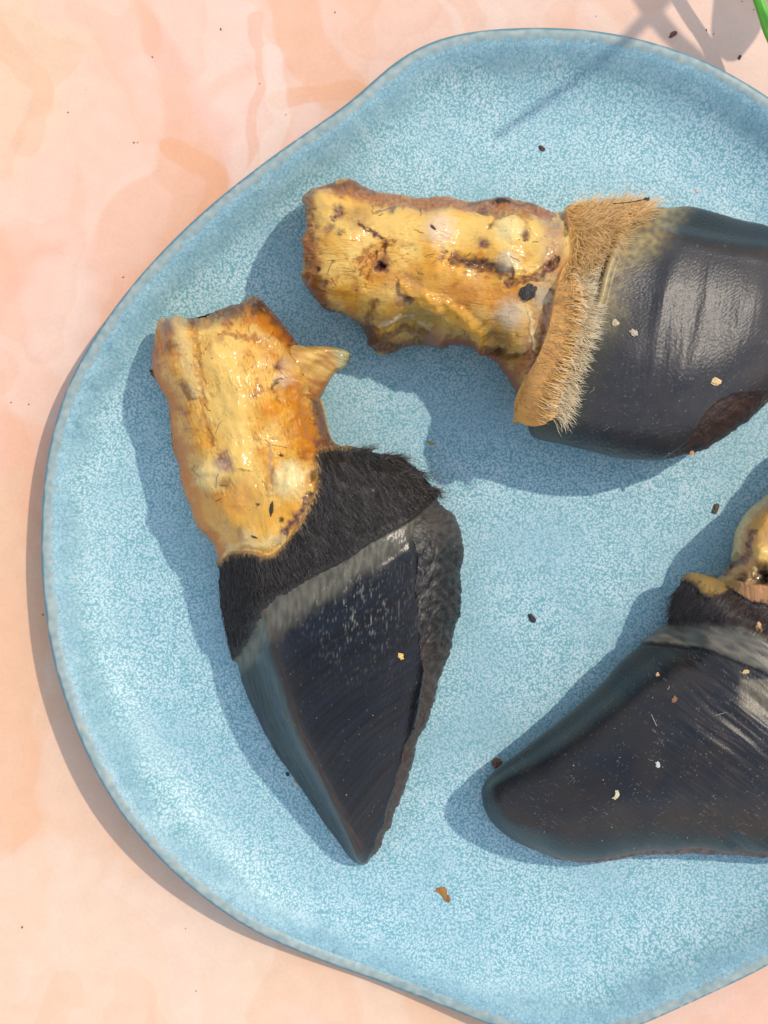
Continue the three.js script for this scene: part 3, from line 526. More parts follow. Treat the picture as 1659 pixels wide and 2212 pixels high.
// ---------------------------------------------------------------- second hoof, top right: mottled shank, blond fur, broad black claw
{
  const A = lineDist([[1138, 884], [1140, 848], [1153, 812], [1175, 755], [1188, 711], [1197, 650], [1210, 590], [1232, 548], [1228, 500], [1222, 470], [1222, 436]]);
  const B = lineDist([[1150, 905], [1190, 893], [1202, 850], [1218, 795], [1236, 740], [1252, 690], [1246, 632], [1246, 596], [1276, 556], [1316, 508], [1378, 462], [1410, 430]]);
  const C = lineDist([[1240, 880], [1290, 780], [1325, 700], [1315, 640], [1335, 575], [1370, 550], [1405, 520], [1430, 480], [1460, 440]]);
  const E = lineDist([[1420, 1000], [1490, 950], [1530, 888], [1579, 854], [1659, 843], [1760, 800], [1860, 710]]);
  const R = lineDist([[1400, 484], [1432, 494], [1481, 526], [1560, 545], [1659, 566], [1760, 610], [1860, 690]]);
  const ft = features([
    ['l', [[720, 470], [850, 478], [1000, 492], [1160, 510]], 66, K.cream, 0.85, 0], ['l', [[830, 690], [920, 700], [1010, 720], [1090, 770]], 62, K.olive, 0.6, 0], ['l', [[850, 600], [950, 620], [1060, 640]], 52, K.amber, 0.6, 0], ['l', [[660, 430], [668, 520], [672, 620]], 36, K.brown, 0.8, 0],
    ['l', [[710, 672], [790, 720], [850, 755], [930, 748], [1030, 758], [1100, 830], [1130, 870]], 28, K.brown, 0.9, 0], ['l', [[1170, 450], [1195, 520], [1180, 620], [1150, 760]], 40, K.mauve, 0.5, 0],
    ['l', [[700, 396], [800, 418], [930, 436], [1060, 440], [1170, 452]], 24, K.rust, 0.85, -0.4], ['l', [[720, 392], [760, 396], [800, 408]], 12, K.dark, 0.6, 0], ['l', [[1020, 432], [1090, 434], [1150, 440]], 8, K.brown, 0.8, 0],
    ['b', 731, 454, 22, K.purple, 0.85, -0.5], ['b', 722, 470, 12, K.purple, 0.8, -0.3], ['b', 709, 496, 18, K.purple, 0.6, -0.3], ['b', 738, 505, 14, K.dark, 0.6, -0.3], ['b', 775, 470, 46, K.brown, 0.45, 0.4], ['b', 700, 430, 30, K.cream, 0.6, 0.8],
    ['l', [[780, 490], [797, 497], [815, 508], [829, 520], [833, 545]], 6, K.purple, 0.85, -0.4], ['b', 825, 573, 24, K.purple, 0.95, -1.2], ['b', 825, 574, 13, K.black, 1, -1.5], ['b', 846, 449, 16, K.purple, 0.4, 0], ['l', [[810, 452], [835, 448], [855, 446]], 6, K.purple, 0.6, 0],
    ['l', [[780, 590], [795, 560], [815, 543], [845, 525]], 5, K.rust, 0.7, -0.6], ['l', [[770, 580], [785, 548], [812, 530], [840, 515]], 5, K.amber, 0.5, 0.5], ['l', [[790, 605], [806, 572], [812, 550]], 4, K.rust, 0.5, -0.5],
    ['b', 1045, 527, 18, K.purple, 0.9, -0.5], ['b', 1043, 456, 12, K.purple, 0.9, -0.4], ['l', [[1043, 456], [1075, 462], [1110, 462], [1140, 470]], 9, K.purple, 0.55, -0.6], ['l', [[1058, 490], [1068, 470], [1090, 462]], 5, K.brown, 0.6, -0.6], ['b', 1134, 507, 15, K.purple, 0.85, -0.5], ['l', [[1132, 475], [1135, 495], [1134, 510]], 5, K.purple, 0.7, -0.3],
    ['b', 1098, 494, 46, K.fat, 0.85, 1.2], ['b', 1150, 485, 34, K.cream, 0.6, 0.7], ['l', [[1000, 562], [1040, 572], [1082, 584]], 22, K.brown, 0.9, -0.8], ['l', [[1008, 566], [1050, 566], [1075, 578]], 9, K.dark, 0.6, -0.3], ['l', [[940, 566], [955, 555], [960, 545]], 5, K.purple, 0.75, -0.2],
    ['l', [[1100, 612], [1140, 603], [1172, 590], [1196, 566]], 12, K.purple, 0.7, -1], ['b', 1190, 572, 14, K.purple, 0.5, -0.5], ['b', 882, 650, 13, K.black, 0.95, -1], ['b', 870, 643, 30, K.purple, 0.6, -0.6], ['b', 687, 582, 9, K.black, 0.9, -0.5], ['b', 704, 610, 12, K.black, 0.85, -0.6], ['b', 690, 618, 38, K.brown, 0.8, 0.8], ['b', 690, 640, 24, K.rust, 0.6, 0],
    ['b', 950, 495, 50, K.pinkish, 0.8, 0.5], ['b', 1098, 562, 36, K.grey, 0.6, 0.6], ['b', 1104, 678, 50, K.grey, 0.65, 0.5], ['b', 1170, 640, 34, K.grey, 0.5, 0], ['b', 885, 628, 42, K.mauve, 0.6, -0.5], ['b', 905, 696, 64, K.olive, 0.8, -1.8], ['b', 1000, 640, 60, K.amber, 0.4, 0],
    ['l', [[892, 632], [930, 650], [975, 672], [1015, 700], [1040, 735]], 24, K.gold, 0.75, 1.5], ['l', [[810, 735], [850, 715], [900, 722], [950, 740]], 12, K.brown, 0.7, 0.6], ['l', [[830, 700], [870, 690], [920, 712]], 8, K.grey, 0.5, 0.6], ['b', 940, 735, 30, K.mauve, 0.6, 0], ['l', [[985, 745], [1040, 762], [1085, 800]], 22, K.rust, 0.7, 0],
    ['b', 1075, 735, 40, K.brown, 0.5, -1], ['l', [[1060, 760], [1100, 775], [1130, 770]], 12, K.dark, 0.6, -1], ['l', [[1150, 800], [1170, 740], [1180, 690], [1192, 640]], 12, K.mauve, 0.7, -0.8], ['l', [[1105, 850], [1120, 800], [1140, 770]], 18, K.rust, 0.7, 0], ['l', [[1145, 680], [1150, 720], [1155, 750]], 8, K.fat, 0.6, 0.5], ['b', 1200, 500, 26, K.mauve, 0.5, 0], ['l', [[1205, 450], [1222, 475], [1224, 500]], 8, K.dark, 0.6, -0.6],
    ['l', [[655, 520], [680, 560], [672, 600]], 20, K.rust, 0.5, 0.5], ['l', [[800, 720], [796, 690], [806, 660]], 14, K.brown, 0.7, 0], ['b', 930, 600, 60, K.gold, 0.5, 0.6],
  ]);
  const f3 = [18, 33, 41, 45, 43, 33, 16], rows = [
    [668, 500, 668, 575, [18, 20, 22, 23, 22, 20, 18], 16], [655, 430, 652, 605, [17, 30, 36, 38, 37, 30, 17], 5, 4, 0], [694, 400, 698, 665, [18, 33, 40, 42, 41, 32, 16], 1], [735, 386, 752, 676, f3, 1], [790, 404, 792, 728, [18, 34, 42, 44, 40, 26, 10], 1], [838, 416, 826, 764, [18, 35, 43, 44, 38, 21, 9], 1],
    [890, 423, 876, 752, [18, 35, 43, 44, 39, 25, 11], 1], [957, 427, 935, 748, [18, 36, 43, 45, 41, 29, 14], 1], [1030, 430, 1005, 750, f3, 1], [1100, 431, 1064, 780, [18, 36, 44, 46, 43, 33, 17], 1], [1160, 438, 1098, 825, [18, 36, 44, 46, 44, 35, 18], 1], [1205, 453, 1124, 872, [18, 36, 44, 46, 45, 36, 19], 1],
    [1250, 452, 1138, 908, [18, 36, 44, 47, 46, 38, 21], 1], [1300, 450, 1152, 943, [17, 35, 44, 48, 47, 40, 22], 1], [1370, 446, 1212, 960, [16, 33, 44, 48, 47, 40, 23], 1], [1440, 448, 1288, 978, [14, 31, 43, 48, 48, 41, 23], 1], [1490, 446, 1370, 994, [13, 29, 43, 48, 48, 41, 23], 1], [1545, 460, 1450, 993, [12, 28, 42, 47, 48, 40, 22], 1],
    [1604, 476, 1532, 970, [11, 27, 41, 46, 46, 38, 20], 1], [1662, 489, 1612, 916, [10, 25, 38, 44, 43, 35, 17], 1], [1733, 522, 1692, 848, [9, 21, 34, 38, 37, 30, 14], 1], [1802, 577, 1772, 786, [7, 17, 26, 30, 29, 23, 11], 0.6], [1850, 640, 1832, 732, [5, 11, 16, 18, 17, 14, 7], 0.5], [1872, 682, 1868, 700, [4, 5, 6, 6, 6, 5, 4], 2],
  ];
  const g1 = lineDist([[1458, 540], [1440, 620], [1418, 720], [1410, 820], [1405, 900]]), g2 = lineDist([[1530, 560], [1520, 660], [1502, 760], [1490, 870]]), g3 = lineDist([[1600, 580], [1598, 680], [1584, 780], [1570, 850]]), g4 = lineDist([[1645, 590], [1648, 690], [1634, 790], [1625, 850]]);
  const roll = lineDist([[1160, 875], [1182, 810], [1204, 745], [1222, 685], [1236, 612]]), cord = lineDist([[1328, 545], [1312, 590], [1300, 640], [1290, 672]]);
  const disp = (x, y, X, Y, Z, top) => {
    const a = A(x, y), wf = ss(3, -3, a);
    let d = wf * (fleshBump(x, y, 0.98, 0.1, 12) + (top ? ft.height(x, y) : 0) + 1.1 * ss(705, 655, x) * noise(x / 18, y / 18, 44));
    if (wf < 1) {
      const b = B(x, y), c = C(x, y), e = E(x, y), r = R(x, y), wh = ss(4, -4, b), wn = (1 - wf) * (1 - wh), ro = Math.abs(roll(x, y)) / 42, cd = Math.abs(cord(x, y)) / 11;
      d += (1 - wf) * wh * (1 + 0.4 * noise(x / 24, y / 24, 6) + (ro < 1 ? 4.4 * ss(585, 640, y) * Math.sqrt(1 - ro * ro) : 0));
      const bar = (q, w) => Math.exp(-((q(x, y) / w) ** 2));
      const ring = (0.3 * bar(g1, 16) + 0.12 * bar(g2, 12) + 0.16 * bar(g3, 14) + 0.12 * bar(g4, 11)) * ss(470, 600, y) * ss(880, 780, y) + (0.09 * noise((x + 0.12 * (y - 650)) / 21, y / 420, 6) + 0.055 * noise((x + 0.12 * (y - 650)) / 5, y / 120, 16) + 0.05 * noise((x + 0.12 * (y - 650)) / 2.4, y / 40, 26)) * ss(940, 800, y);
      const we = ss(-4, 5, e);
      d += wn * ((ring * ss(30, 110, c) + 0.3 * noise(x / 80, y / 80, 8) + 0.1 * noise(x / 3.2, y / 3.6, 12)) * (1 - we) + 0.35 * Math.exp(-((r / 9) ** 2)) + (cd < 1 ? 0.9 * (1 - cd * cd) : 0) - 0.5 * Math.exp(-(((cord(x, y) - 14) / 5) ** 2)) * ss(700, 640, y) * ss(520, 560, y));
      d += wn * we * (0.9 * fbm(x / 24, y / 24, 5, 4) + 0.3 * noise(x / 5, y / 5, 17) - 0.6);
      d += wn * ss(860, 960, y) * ss(-10, 20, c) * (0.16 * noise((x + y) / 12, (x - y) / 4, 22)) * (1 - we);   // wrinkled heel
    }
    return d;
  };
  const M = loft(rows, [0.07, 0.16, 0.42, 0.7, 0.9], 580, 270, disp);
  const cls = (x, y) => A(x, y) < 0 ? 'shank' : B(x, y) < 0 ? 'fur_skin' : E(x, y) > 0 ? 'sole' : 'claw';
  const colour = (n, x, y, X, Y, Z, top) => {
    if (n === 'shank') { let c = fleshColour(x, y, 0.98, 0.1, 63); if (top) c = ft.tint(c, x, y); return c; }
    if (n === 'fur_skin') return mix(lit(236, 172, 84), lit(208, 138, 58), 0.4 + 1.2 * noise(x / 20, y / 20, 4) - 0.3 * ss(60, 10, Math.abs(roll(x, y))));
    if (n === 'sole') return mix(lit(74, 46, 36), lit(36, 26, 24), 0.5 + 1.5 * fbm(x / 16, y / 16, 3, 4));
    const c0 = C(x, y) + 10 * noise(x / 22, y / 22, 6) + 5 * noise(x / 30, y / 5, 7), r = R(x, y);
    let c = mix(lit(44, 46, 52), lit(66, 62, 62), 0.5 + 1.2 * fbm(x / 60, y / 60, 7, 4) + 0.3 * noise(x / 3, y / 3, 5));
    c = mix(c, lit(36, 38, 40), ss(10, -10, r));
    const yel = mix(lit(172, 152, 100), lit(120, 108, 84), 0.5 + noise(x / 12, y / 12, 3));
    c = mix(c, mix(yel, lit(70, 68, 58), ss(600, 760, y + 30 * noise(x / 30, y / 30, 3))), ss(56, -14, c0));
    const cd = cord(x, y); c = mix(c, lit(196, 168, 116), ss(10, 2, Math.abs(cd)) * 0.7 * ss(690, 640, y)); c = mix(c, lit(44, 30, 30), Math.exp(-(((cd - 14) / 5) ** 2)) * 0.8 * ss(700, 640, y) * ss(530, 560, y));
    c = mix(c, lit(74, 46, 44), ss(14, 4, Math.hypot(x - 1332, y - 606)) * 0.7);
    return mix(c, scuffGlint, Math.max(ss(0.4, 0.75, noise(x / 2.4, y / 2.4, 33)) * 0.3 * ss(540, 600, y), ss(0.5, 0.62, noise(x / 2.2, y / 26, 43)) * ss(0, 0.4, noise(x / 50, y / 50, 53)) * 0.35));  // pale specks paint in sun sparkle; the thin streaks are scratches
  };
  const t = group('hoof_chew', 'dried hoof with mottled yellow shank, blond fur cuff and broad black claw', 'dried hoof', P(1150, 690, FLOOR));
  parts(M, t, cls, colour, { shank: M_.flesh, fur_skin: M_.skin, claw: M_.hornGloss, sole: M_.rough });
  const furC = (tt, tone, x, y) => mix(mix([0.5, 0.23, 0.05], [0.75, 0.47, 0.15], tone * 0.9 + 0.1), [0.85, 0.74, 0.5], ss(0.2, 0.85, tt) * (y > 600 ? 0.9 : 0.1 + 0.35 * tone));
  const rollFlow = (x, y) => [1, lerp(-0.1, 0.35, ss(560, 760, y)) + 0.75 * noise(x / 15, y / 15, 3)];
  add('fur', hairs(M, 1700, () => { for (let i = 0; i < 80; i++) { const x = rr(1130, 1300), y = rr(590, 890), a = A(x, y), b = B(x, y); if (a > 16 + 30 * ss(560, 660, y) * (0.4 + rnd()) && b < 4) return [x, y]; } }, rollFlow, { len: [4, 10], lenAt: (x, y) => 0.5 + 0.5 * ss(20, 44, A(x, y) - 10 * noise(x / 14, y / 14, 8)), lift: [1.4, 5], w: [0.1, 0.19], spread: 0.32, bend: 0.6, colour: furC }), M_.hair, t, { kind: 'stuff' });
  add('fuzz', hairs(M, 1300, () => { for (let i = 0; i < 80; i++) { const x = rr(1130, 1260), y = rr(560, 890), a = A(x, y), b = B(x, y); if (a > 3 && a < 50 && b < 4) return [x, y]; } }, rollFlow, { len: [1.5, 3.5], lift: [0.2, 0.9], w: [0.05, 0.1], spread: 0.5, bend: 0.6, colour: (tt, tone) => mix([0.45, 0.22, 0.06], [0.8, 0.55, 0.24], tone) }), M_.hair, t, { kind: 'stuff' });
  add('fur_tuft', hairs(M, 1700, () => { for (let i = 0; i < 80; i++) { const x = rr(1215, 1395), y = rr(440, 610), a = A(x, y), b = B(x, y); if (a > 3 && b < 6 && (y < 530 || a < lerp(60, 16, ss(530, 575, y)))) return [x, y]; } }, (x, y) => [0.8 + 0.5 * noise(x / 22, y / 22, 9), lerp(-0.05, 0.85, ss(450, 520, y)) * ss(1400, 1290, x) + 0.5 * noise(x / 18, y / 18, 3)], { len: [5, 11], lift: [0.8, 4.5], w: [0.08, 0.16], spread: 0.6, bend: 1.1, colour: furC }), M_.hair, t, { kind: 'stuff' });
  add('stray_hair', strays(M, 20, () => [rr(660, 1190), rr(400, 740)], [0.03, 0.014, 0.006], [1.5, 5]), M_.hair, t, { kind: 'stuff' });
  add('pale_stray_hair', strays(M, 18, () => [rr(800, 1400), rr(480, 980)], lit(240, 205, 150), [1.5, 4]), M_.hair, t, { kind: 'stuff' });
  add('dark_dust', dust(M, 110, () => [rr(660, 1190), rr(400, 760)], [[0.02, 0.01, 0.005], [0.05, 0.02, 0.01], [0.1, 0.05, 0.02]]), M_.crumb, t, { kind: 'stuff' });
  add('dust', dust(M, 130, () => [rr(1250, 1700), rr(460, 1000)], [lit(190, 170, 130), lit(150, 140, 120), lit(200, 150, 100)]), M_.crumb, t, { kind: 'stuff' });
  const bit = (name, label, cat, x, y, r, c, o) => add(name, lump(x, y, topAt(M, x, y) - 0.0001, r, c, o), M_.crumb, scene, { label, category: cat });
  bit('debris_flake', 'rough black flake stuck on the mottled shank near the blond fur', 'debris', 1141, 632, 14, lit(44, 36, 34), { long: 1.15, flat: 0.3 });
  bit('debris_flake', 'pale flake on the lower side of the broad claw, right of the fur', 'debris', 1545, 824, 6.5, lit(232, 196, 140), { long: 1.5, flat: 0.4, turn: 0.2 });
  bit('debris_flake', 'whitish crumb at the tips of the blond fur, upper of two', 'debris', 1329, 698, 6, lit(206, 190, 150), { long: 1.2, flat: 0.5 });
  bit('debris_flake', 'whitish crumb below the tips of the blond fur, lower of two', 'debris', 1369, 719, 6, lit(200, 180, 160), { long: 1.3, flat: 0.5 });
  bit('debris_fleck', 'orange crumb caught at the bottom end of the blond fur', 'debris', 1229, 872, 6, lit(232, 160, 60), { flat: 0.6 });
  bit('debris_fleck', 'thin dark splinter in the middle of the pinkish patch of shank', 'debris', 938, 494, 2.6, lit(70, 44, 30), { long: 4.2, flat: 0.5, turn: 0.85 });
  bit('debris_fleck', 'dark fleck on the upper amber edge of the mottled shank', 'debris', 1086, 437, 7, lit(44, 30, 30), { long: 1.9, flat: 0.3, turn: 0.1 });
  bit('debris_fleck', 'tan crumb on the lower rim of the broad black claw', 'debris', 1494, 979, 4, lit(214, 160, 110), {});
  { const y = FLOOR + 0.03, s = P(1325, 440, y), e = P(1396, 430, y + 0.006), mq = P(1360, 437, y + 0.003), g = merge([strand([s, mq, e], 0.00016, lit(40, 36, 34)), lump(1397, 430, y + 0.0055, 3.6, lit(44, 44, 38), {})]);
    add('debris_splinter', g, M_.crumb, scene, { label: 'dark hair-thin splinter with a knobbed end poking out of the upper fur', category: 'debris' }); }
}

// ---------------------------------------------------------------- third hoof, lower right, cut by the frame
{
  const A = lineDist([[1462, 1262], [1484, 1255], [1508, 1266], [1524, 1284], [1541, 1291], [1561, 1286], [1581, 1277], [1603, 1286], [1625, 1299], [1658, 1304], [1750, 1345], [1830, 1420], [1920, 1520]]);
  const A0 = lineDist([[1465, 1230], [1519, 1238], [1545, 1252], [1562, 1258], [1590, 1254], [1625, 1262], [1659, 1266], [1750, 1306], [1830, 1380], [1920, 1480]]);
  const B = lineDist([[1360, 1342], [1430, 1349], [1453, 1345], [1499, 1337], [1548, 1338], [1592, 1343], [1625, 1352], [1658, 1363], [1750, 1410], [1840, 1490], [1920, 1590]]);
  const C = lineDist([[1375, 1388], [1390, 1389], [1438, 1389], [1471, 1394], [1504, 1398], [1537, 1405], [1570, 1418], [1603, 1431], [1636, 1444], [1658, 1455], [1750, 1510], [1840, 1590], [1920, 1690]]);
  const E = lineDist([[1030, 1765], [1090, 1816], [1150, 1835], [1210, 1855], [1257, 1859], [1321, 1853], [1370, 1843], [1414, 1836], [1454, 1839], [1499, 1831], [1563, 1840], [1659, 1844], [1790, 1842]]);
  const ft = features([
    ['b', 1655, 1196, 34, K.cream, 0.9, 1.6], ['b', 1645, 1130, 60, K.gold, 0.4, 0], ['b', 1648, 1246, 40, K.black, 0.95, -3], ['b', 1596, 1250, 22, K.dark, 0.7, -1], ['l', [[1606, 1130], [1592, 1170], [1582, 1200]], 16, K.fat, 0.8, 0], ['l', [[1622, 1100], [1640, 1080], [1665, 1066]], 14, K.fat, 0.7, 0], ['l', [[1588, 1215], [1612, 1200], [1625, 1160]], 12, K.purple, 0.7, -0.4], ['l', [[1612, 1262], [1622, 1240], [1626, 1225]], 4, K.fat, 0.6, 0.8], ['l', [[1570, 1232], [1582, 1208]], 10, K.dark, 0.5, 0],
  ]);
  const f4 = [15, 32, 42, 46, 45, 37, 14], f5 = [14, 29, 36, 39, 38, 31, 16], rows = [
    [1042, 1728, 1045, 1744, [6, 6.5, 7, 7, 7, 6.5, 6], 4], [1042, 1704, 1062, 1774, [8, 12, 15, 16, 15, 12, 7], 1], [1058, 1674, 1106, 1813, [11, 19, 24, 26, 24, 19, 8], 0.6], [1095, 1642, 1160, 1840, [13, 23, 29, 31, 30, 24, 9], 0.6], [1140, 1610, 1225, 1861, [14, 26, 33, 36, 35, 28, 10], 0.6],
    [1195, 1568, 1300, 1863, [14, 28, 37, 40, 39, 31, 11], 0.6], [1252, 1520, 1380, 1850, [15, 30, 39, 43, 42, 34, 12], 0.6], [1301, 1473, 1454, 1847, [15, 31, 41, 45, 44, 36, 13], 0.6], [1345, 1425, 1530, 1846, f4, 0.6], [1388, 1388, 1610, 1851, [15, 32, 43, 47, 46, 38, 14], 0.6], [1426, 1361, 1700, 1856, [15, 32, 43, 48, 47, 39, 15], 0.6],
    [1458, 1340, 1790, 1850, [15, 32, 43, 48, 47, 39, 16], 0.6], [1468, 1305, 1860, 1800, [15, 32, 43, 47, 47, 39, 17], 0.6], [1472, 1272, 1900, 1720, [15, 31, 41, 46, 46, 39, 18], 0.6], [1490, 1246, 1915, 1640, [15, 29, 39, 44, 44, 38, 18], 0.6], [1542, 1250, 1915, 1560, [14, 27, 36, 41, 42, 36, 18], 1],
    [1570, 1222, 1912, 1480, f5, 1], [1584, 1176, 1905, 1400, f5, 1], [1599, 1131, 1895, 1320, f5, 1], [1620, 1094, 1890, 1240, f5, 1], [1660, 1063, 1930, 1190, f5, 2], [1712, 1022, 1960, 1110, [14, 30, 37, 40, 39, 32, 17], 4], [1768, 962, 1985, 1030, [15, 31, 38, 41, 40, 33, 18], 6], [1812, 905, 2005, 962, [16, 30, 36, 38, 37, 32, 20], 9], [1870, 885, 1980, 915, [20, 24, 27, 28, 27, 25, 21], 16],
  ];
  const disp = (x, y, X, Y, Z, top) => {
    const a = A0(x, y), wf = ss(3, -3, a);
    let d = wf * (fleshBump(x, y, 0.3, -0.95, 32) + (top ? ft.height(x, y) : 0));
    if (wf < 1) {
      const b = B(x, y), c = C(x, y), e = E(x, y), wh = ss(3, -3, b), wn = (1 - wf) * (1 - wh), we = ss(-3, 4, e), al = A(x, y);
      d += (1 - wf) * wh * (1.3 + 0.5 * noise(x / 26, y / 26, 6) + 0.2 * noise(x / 6, y / 12, 9) - 0.5 * ss(0, 8, al) * ss(24, 8, al));
      const rg = -0.6 * x + 0.8 * y + 14 * noise(x / 130, y / 130, 4), am = ss(1330, 1560, x - 0.25 * (y - 1500));
      const ring = (0.5 * noise(rg / 17, x / 260, 9) + 0.9 * noise(rg / 36, x / 300, 2)) * 0.75 * am;
      d += wn * (ss(8, -2, c) * (0.45 + 0.2 * noise(x / 40, c / 12, 2)) - 0.5 * Math.exp(-(((c - 3) / 4) ** 2)) * ss(1370, 1430, x) + (ring + 0.045 * noise(rg / 4.5, x / 300, 33) + 0.4 * noise(x / 80, y / 80, 8) + 0.05 * noise(x / 4, y / 4, 12) + 0.07 * am * noise((0.8 * x + 0.6 * y) / 40, rg / 3, 3)) * (1 - we));
      d += wn * we * (0.9 * fbm(x / 12, y / 12, 5, 4) + 0.4 * noise(x / 4, y / 4, 17) - 0.2);
    }
    return d;
  };
  for (const r of rows.slice(1, 14)) r[4] = r[4].map((v, i) => v * [0.9, 0.84, 0.93, 1, 0.97, 0.8, 0.65][i]);   // a rounded claw, thinning to the sole edge
  const M = loft(rows, [0.08, 0.2, 0.44, 0.7, 0.9], 580, 270, disp);
  const cls = (x, y) => A0(x, y) < 0 ? 'shank' : B(x, y) < 0 ? 'hair_skin' : E(x, y) > 0 ? 'sole' : 'claw';
  const colour = (n, x, y, X, Y, Z, top) => {
    if (n === 'shank') { let c = mix(fleshColour(x, y, 0.3, -0.95, 93), lit(206, 160, 108), 0.72); if (top) c = ft.tint(c, x, y); return c; }
    if (n === 'hair_skin') { const a = A(x, y); return mix(mix(lit(172, 138, 72), lit(196, 140, 90), ss(1560, 1620, x) + 0.6 * noise(x / 14, y / 14, 6)), lit(36, 28, 26), ss(-4, 6, a + 3 * noise(x / 5, y / 5, 2))); }
    if (n === 'sole') return mix(lit(140, 96, 80), lit(56, 42, 36), 0.4 + 1.6 * fbm(x / 14, y / 14, 3, 4));
    const c0 = C(x, y), rg = -0.6 * x + 0.8 * y;
    let c = mix(lit(26, 31, 40), lit(46, 41, 39), 0.5 + 1.8 * fbm(x / 80, y / 80, 7, 4));
    c = mix(c, lit(26, 38, 42), ss(1300, 1150, x + 0.7 * (y - 1500)) * 0.5);
    c = mix(c, lit(70, 64, 58), ss(0.1, 0.5, noise((0.8 * x + 0.6 * y) / 70, rg / 5, 3) + 0.3 * noise(x / 3, y / 3, 7)) * 0.5 * ss(1350, 1550, x));
    c = mix(c, mix(lit(126, 120, 106), lit(92, 88, 80), 0.5 + 1.1 * noise(x / 30, c0 / 9, 6)), ss(2, -3, c0 + 3 * noise(x / 12, y / 12, 2)));
    c = mix(c, lit(20, 16, 14), Math.exp(-(((c0 - 3) / 3) ** 2)) * 0.85 * ss(1375, 1430, x));
    c = mix(c, mix(lit(136, 126, 104), lit(104, 96, 84), 0.5 + noise(x / 9, y / 9, 4)), ss(1590, 1606, x + 7 * noise(x / 10, y / 10, 3)) * ss(1464, 1470, y + 5 * noise(x / 9, y / 9, 6)) * ss(1524, 1514, y - (x - 1590) * 0.5) * 0.75);
    c = mix(c, hornBrown, ss(-16, -2, E(x, y) + 5 * noise(x / 12, y / 12, 3)) * 0.7);
    const lg = 0.8 * x + 0.6 * y; return mix(c, scuffGlint, Math.max(ss(0.5, 0.75, noise(x / 2.4, y / 2.4, 33)) * 0.35, ss(0.46, 0.6, noise(lg / 24, rg / 1.9, 43)) * ss(-0.1, 0.3, noise(x / 60, y / 60, 53)) * 0.4));
  };
  const t = group('hoof_chew', 'dried hoof with broad dark claw, grey band and short dark hair, cut by the frame', 'dried hoof', P(1480, 1550, FLOOR));
  parts(M, t, cls, colour, { shank: M_.flesh, hair_skin: M_.skin, claw: M_.hornGloss, sole: M_.rough });
  add('hair', hairs(M, 9000, () => { for (let i = 0; i < 60; i++) { const x = rr(1450, 1920), y = rr(1240, 1600), a = A(x, y), b = B(x, y); if (a > 2 && b < -16) return [x, y]; } }, (x, y) => [lerp(-0.35, -0.7, ss(1500, 1600, x)) + 0.3 * noise(x / 30, y / 30, 2), 0.75], { len: [4, 8], lift: [0.2, 1.2], w: [0.07, 0.13], spread: 0.28, bend: 0.4, colour: (tt, tone) => { const k = (0.6 + tone) * (tone > 0.75 ? 2.6 : tone < 0.35 ? 0.5 : 1.1); return [0.03 * k + 0.03 * tt, 0.023 * k + 0.022 * tt, 0.021 * k + 0.02 * tt]; } }), M_.hair, t, { kind: 'stuff' });
  add('stubble', hairs(M, 160, () => { for (let i = 0; i < 90; i++) { const x = rr(1470, 1800), y = rr(1240, 1420), a = A(x, y); if (a > -9 && a < 2) return [x, y]; } }, () => [0.1, 1], { len: [0.8, 1.8], lift: [0.2, 0.5], w: [0.05, 0.08], spread: 0.4, bend: 0.3, colour: () => [0.006, 0.005, 0.004] }), M_.hair, t, { kind: 'stuff' });
  add('dust', dust(M, 170, () => [rr(1080, 1700), rr(1370, 1850)], [lit(190, 170, 130), lit(150, 140, 120), lit(214, 190, 160)]), M_.crumb, t, { kind: 'stuff' });
  add('pale_stray_hair', strays(M, 7, () => [rr(1280, 1660), rr(1360, 1800)], lit(214, 205, 180), [1, 3]), M_.hair, t, { kind: 'stuff' });
  const bit = (name, label, cat, x, y, r, c, o) => add(name, lump(x, y, topAt(M, x, y) - 0.0001, r, c, o), M_.crumb, scene, { label, category: cat });
  bit('debris_flake', 'curled whitish sliver low on the claw cut by the frame', 'debris', 1333, 1717, 4.2, lit(226, 214, 178), { long: 2.6, flat: 0.7, turn: 1.9, curl: 0.2 });
  bit('debris_flake', 'small white oval flake in the middle of the claw cut by the frame', 'debris', 1421, 1652, 3.8, lit(204, 208, 206), { long: 1.7, flat: 0.3, turn: 1.4 });
  bit('debris_fleck', 'brown crumb on the shaded upper slope of the claw cut by the frame', 'debris', 1456, 1512, 5, lit(140, 96, 60), {});
  bit('debris_fleck', 'knobbly tan crumb stuck in the short dark hair at the frame edge', 'debris', 1636, 1357, 9, lit(214, 168, 110), { long: 1.3, flat: 0.6 });
  bit('debris_fleck', 'pale yellow crumb right under the dark crack by the frame edge', 'debris', 1611, 1451, 4, lit(220, 186, 120), {});
  bit('debris_fleck', 'tiny orange crumb on the dark slope nearest the hair corner', 'debris', 1421, 1458, 3.2, lit(216, 168, 120), {});
}

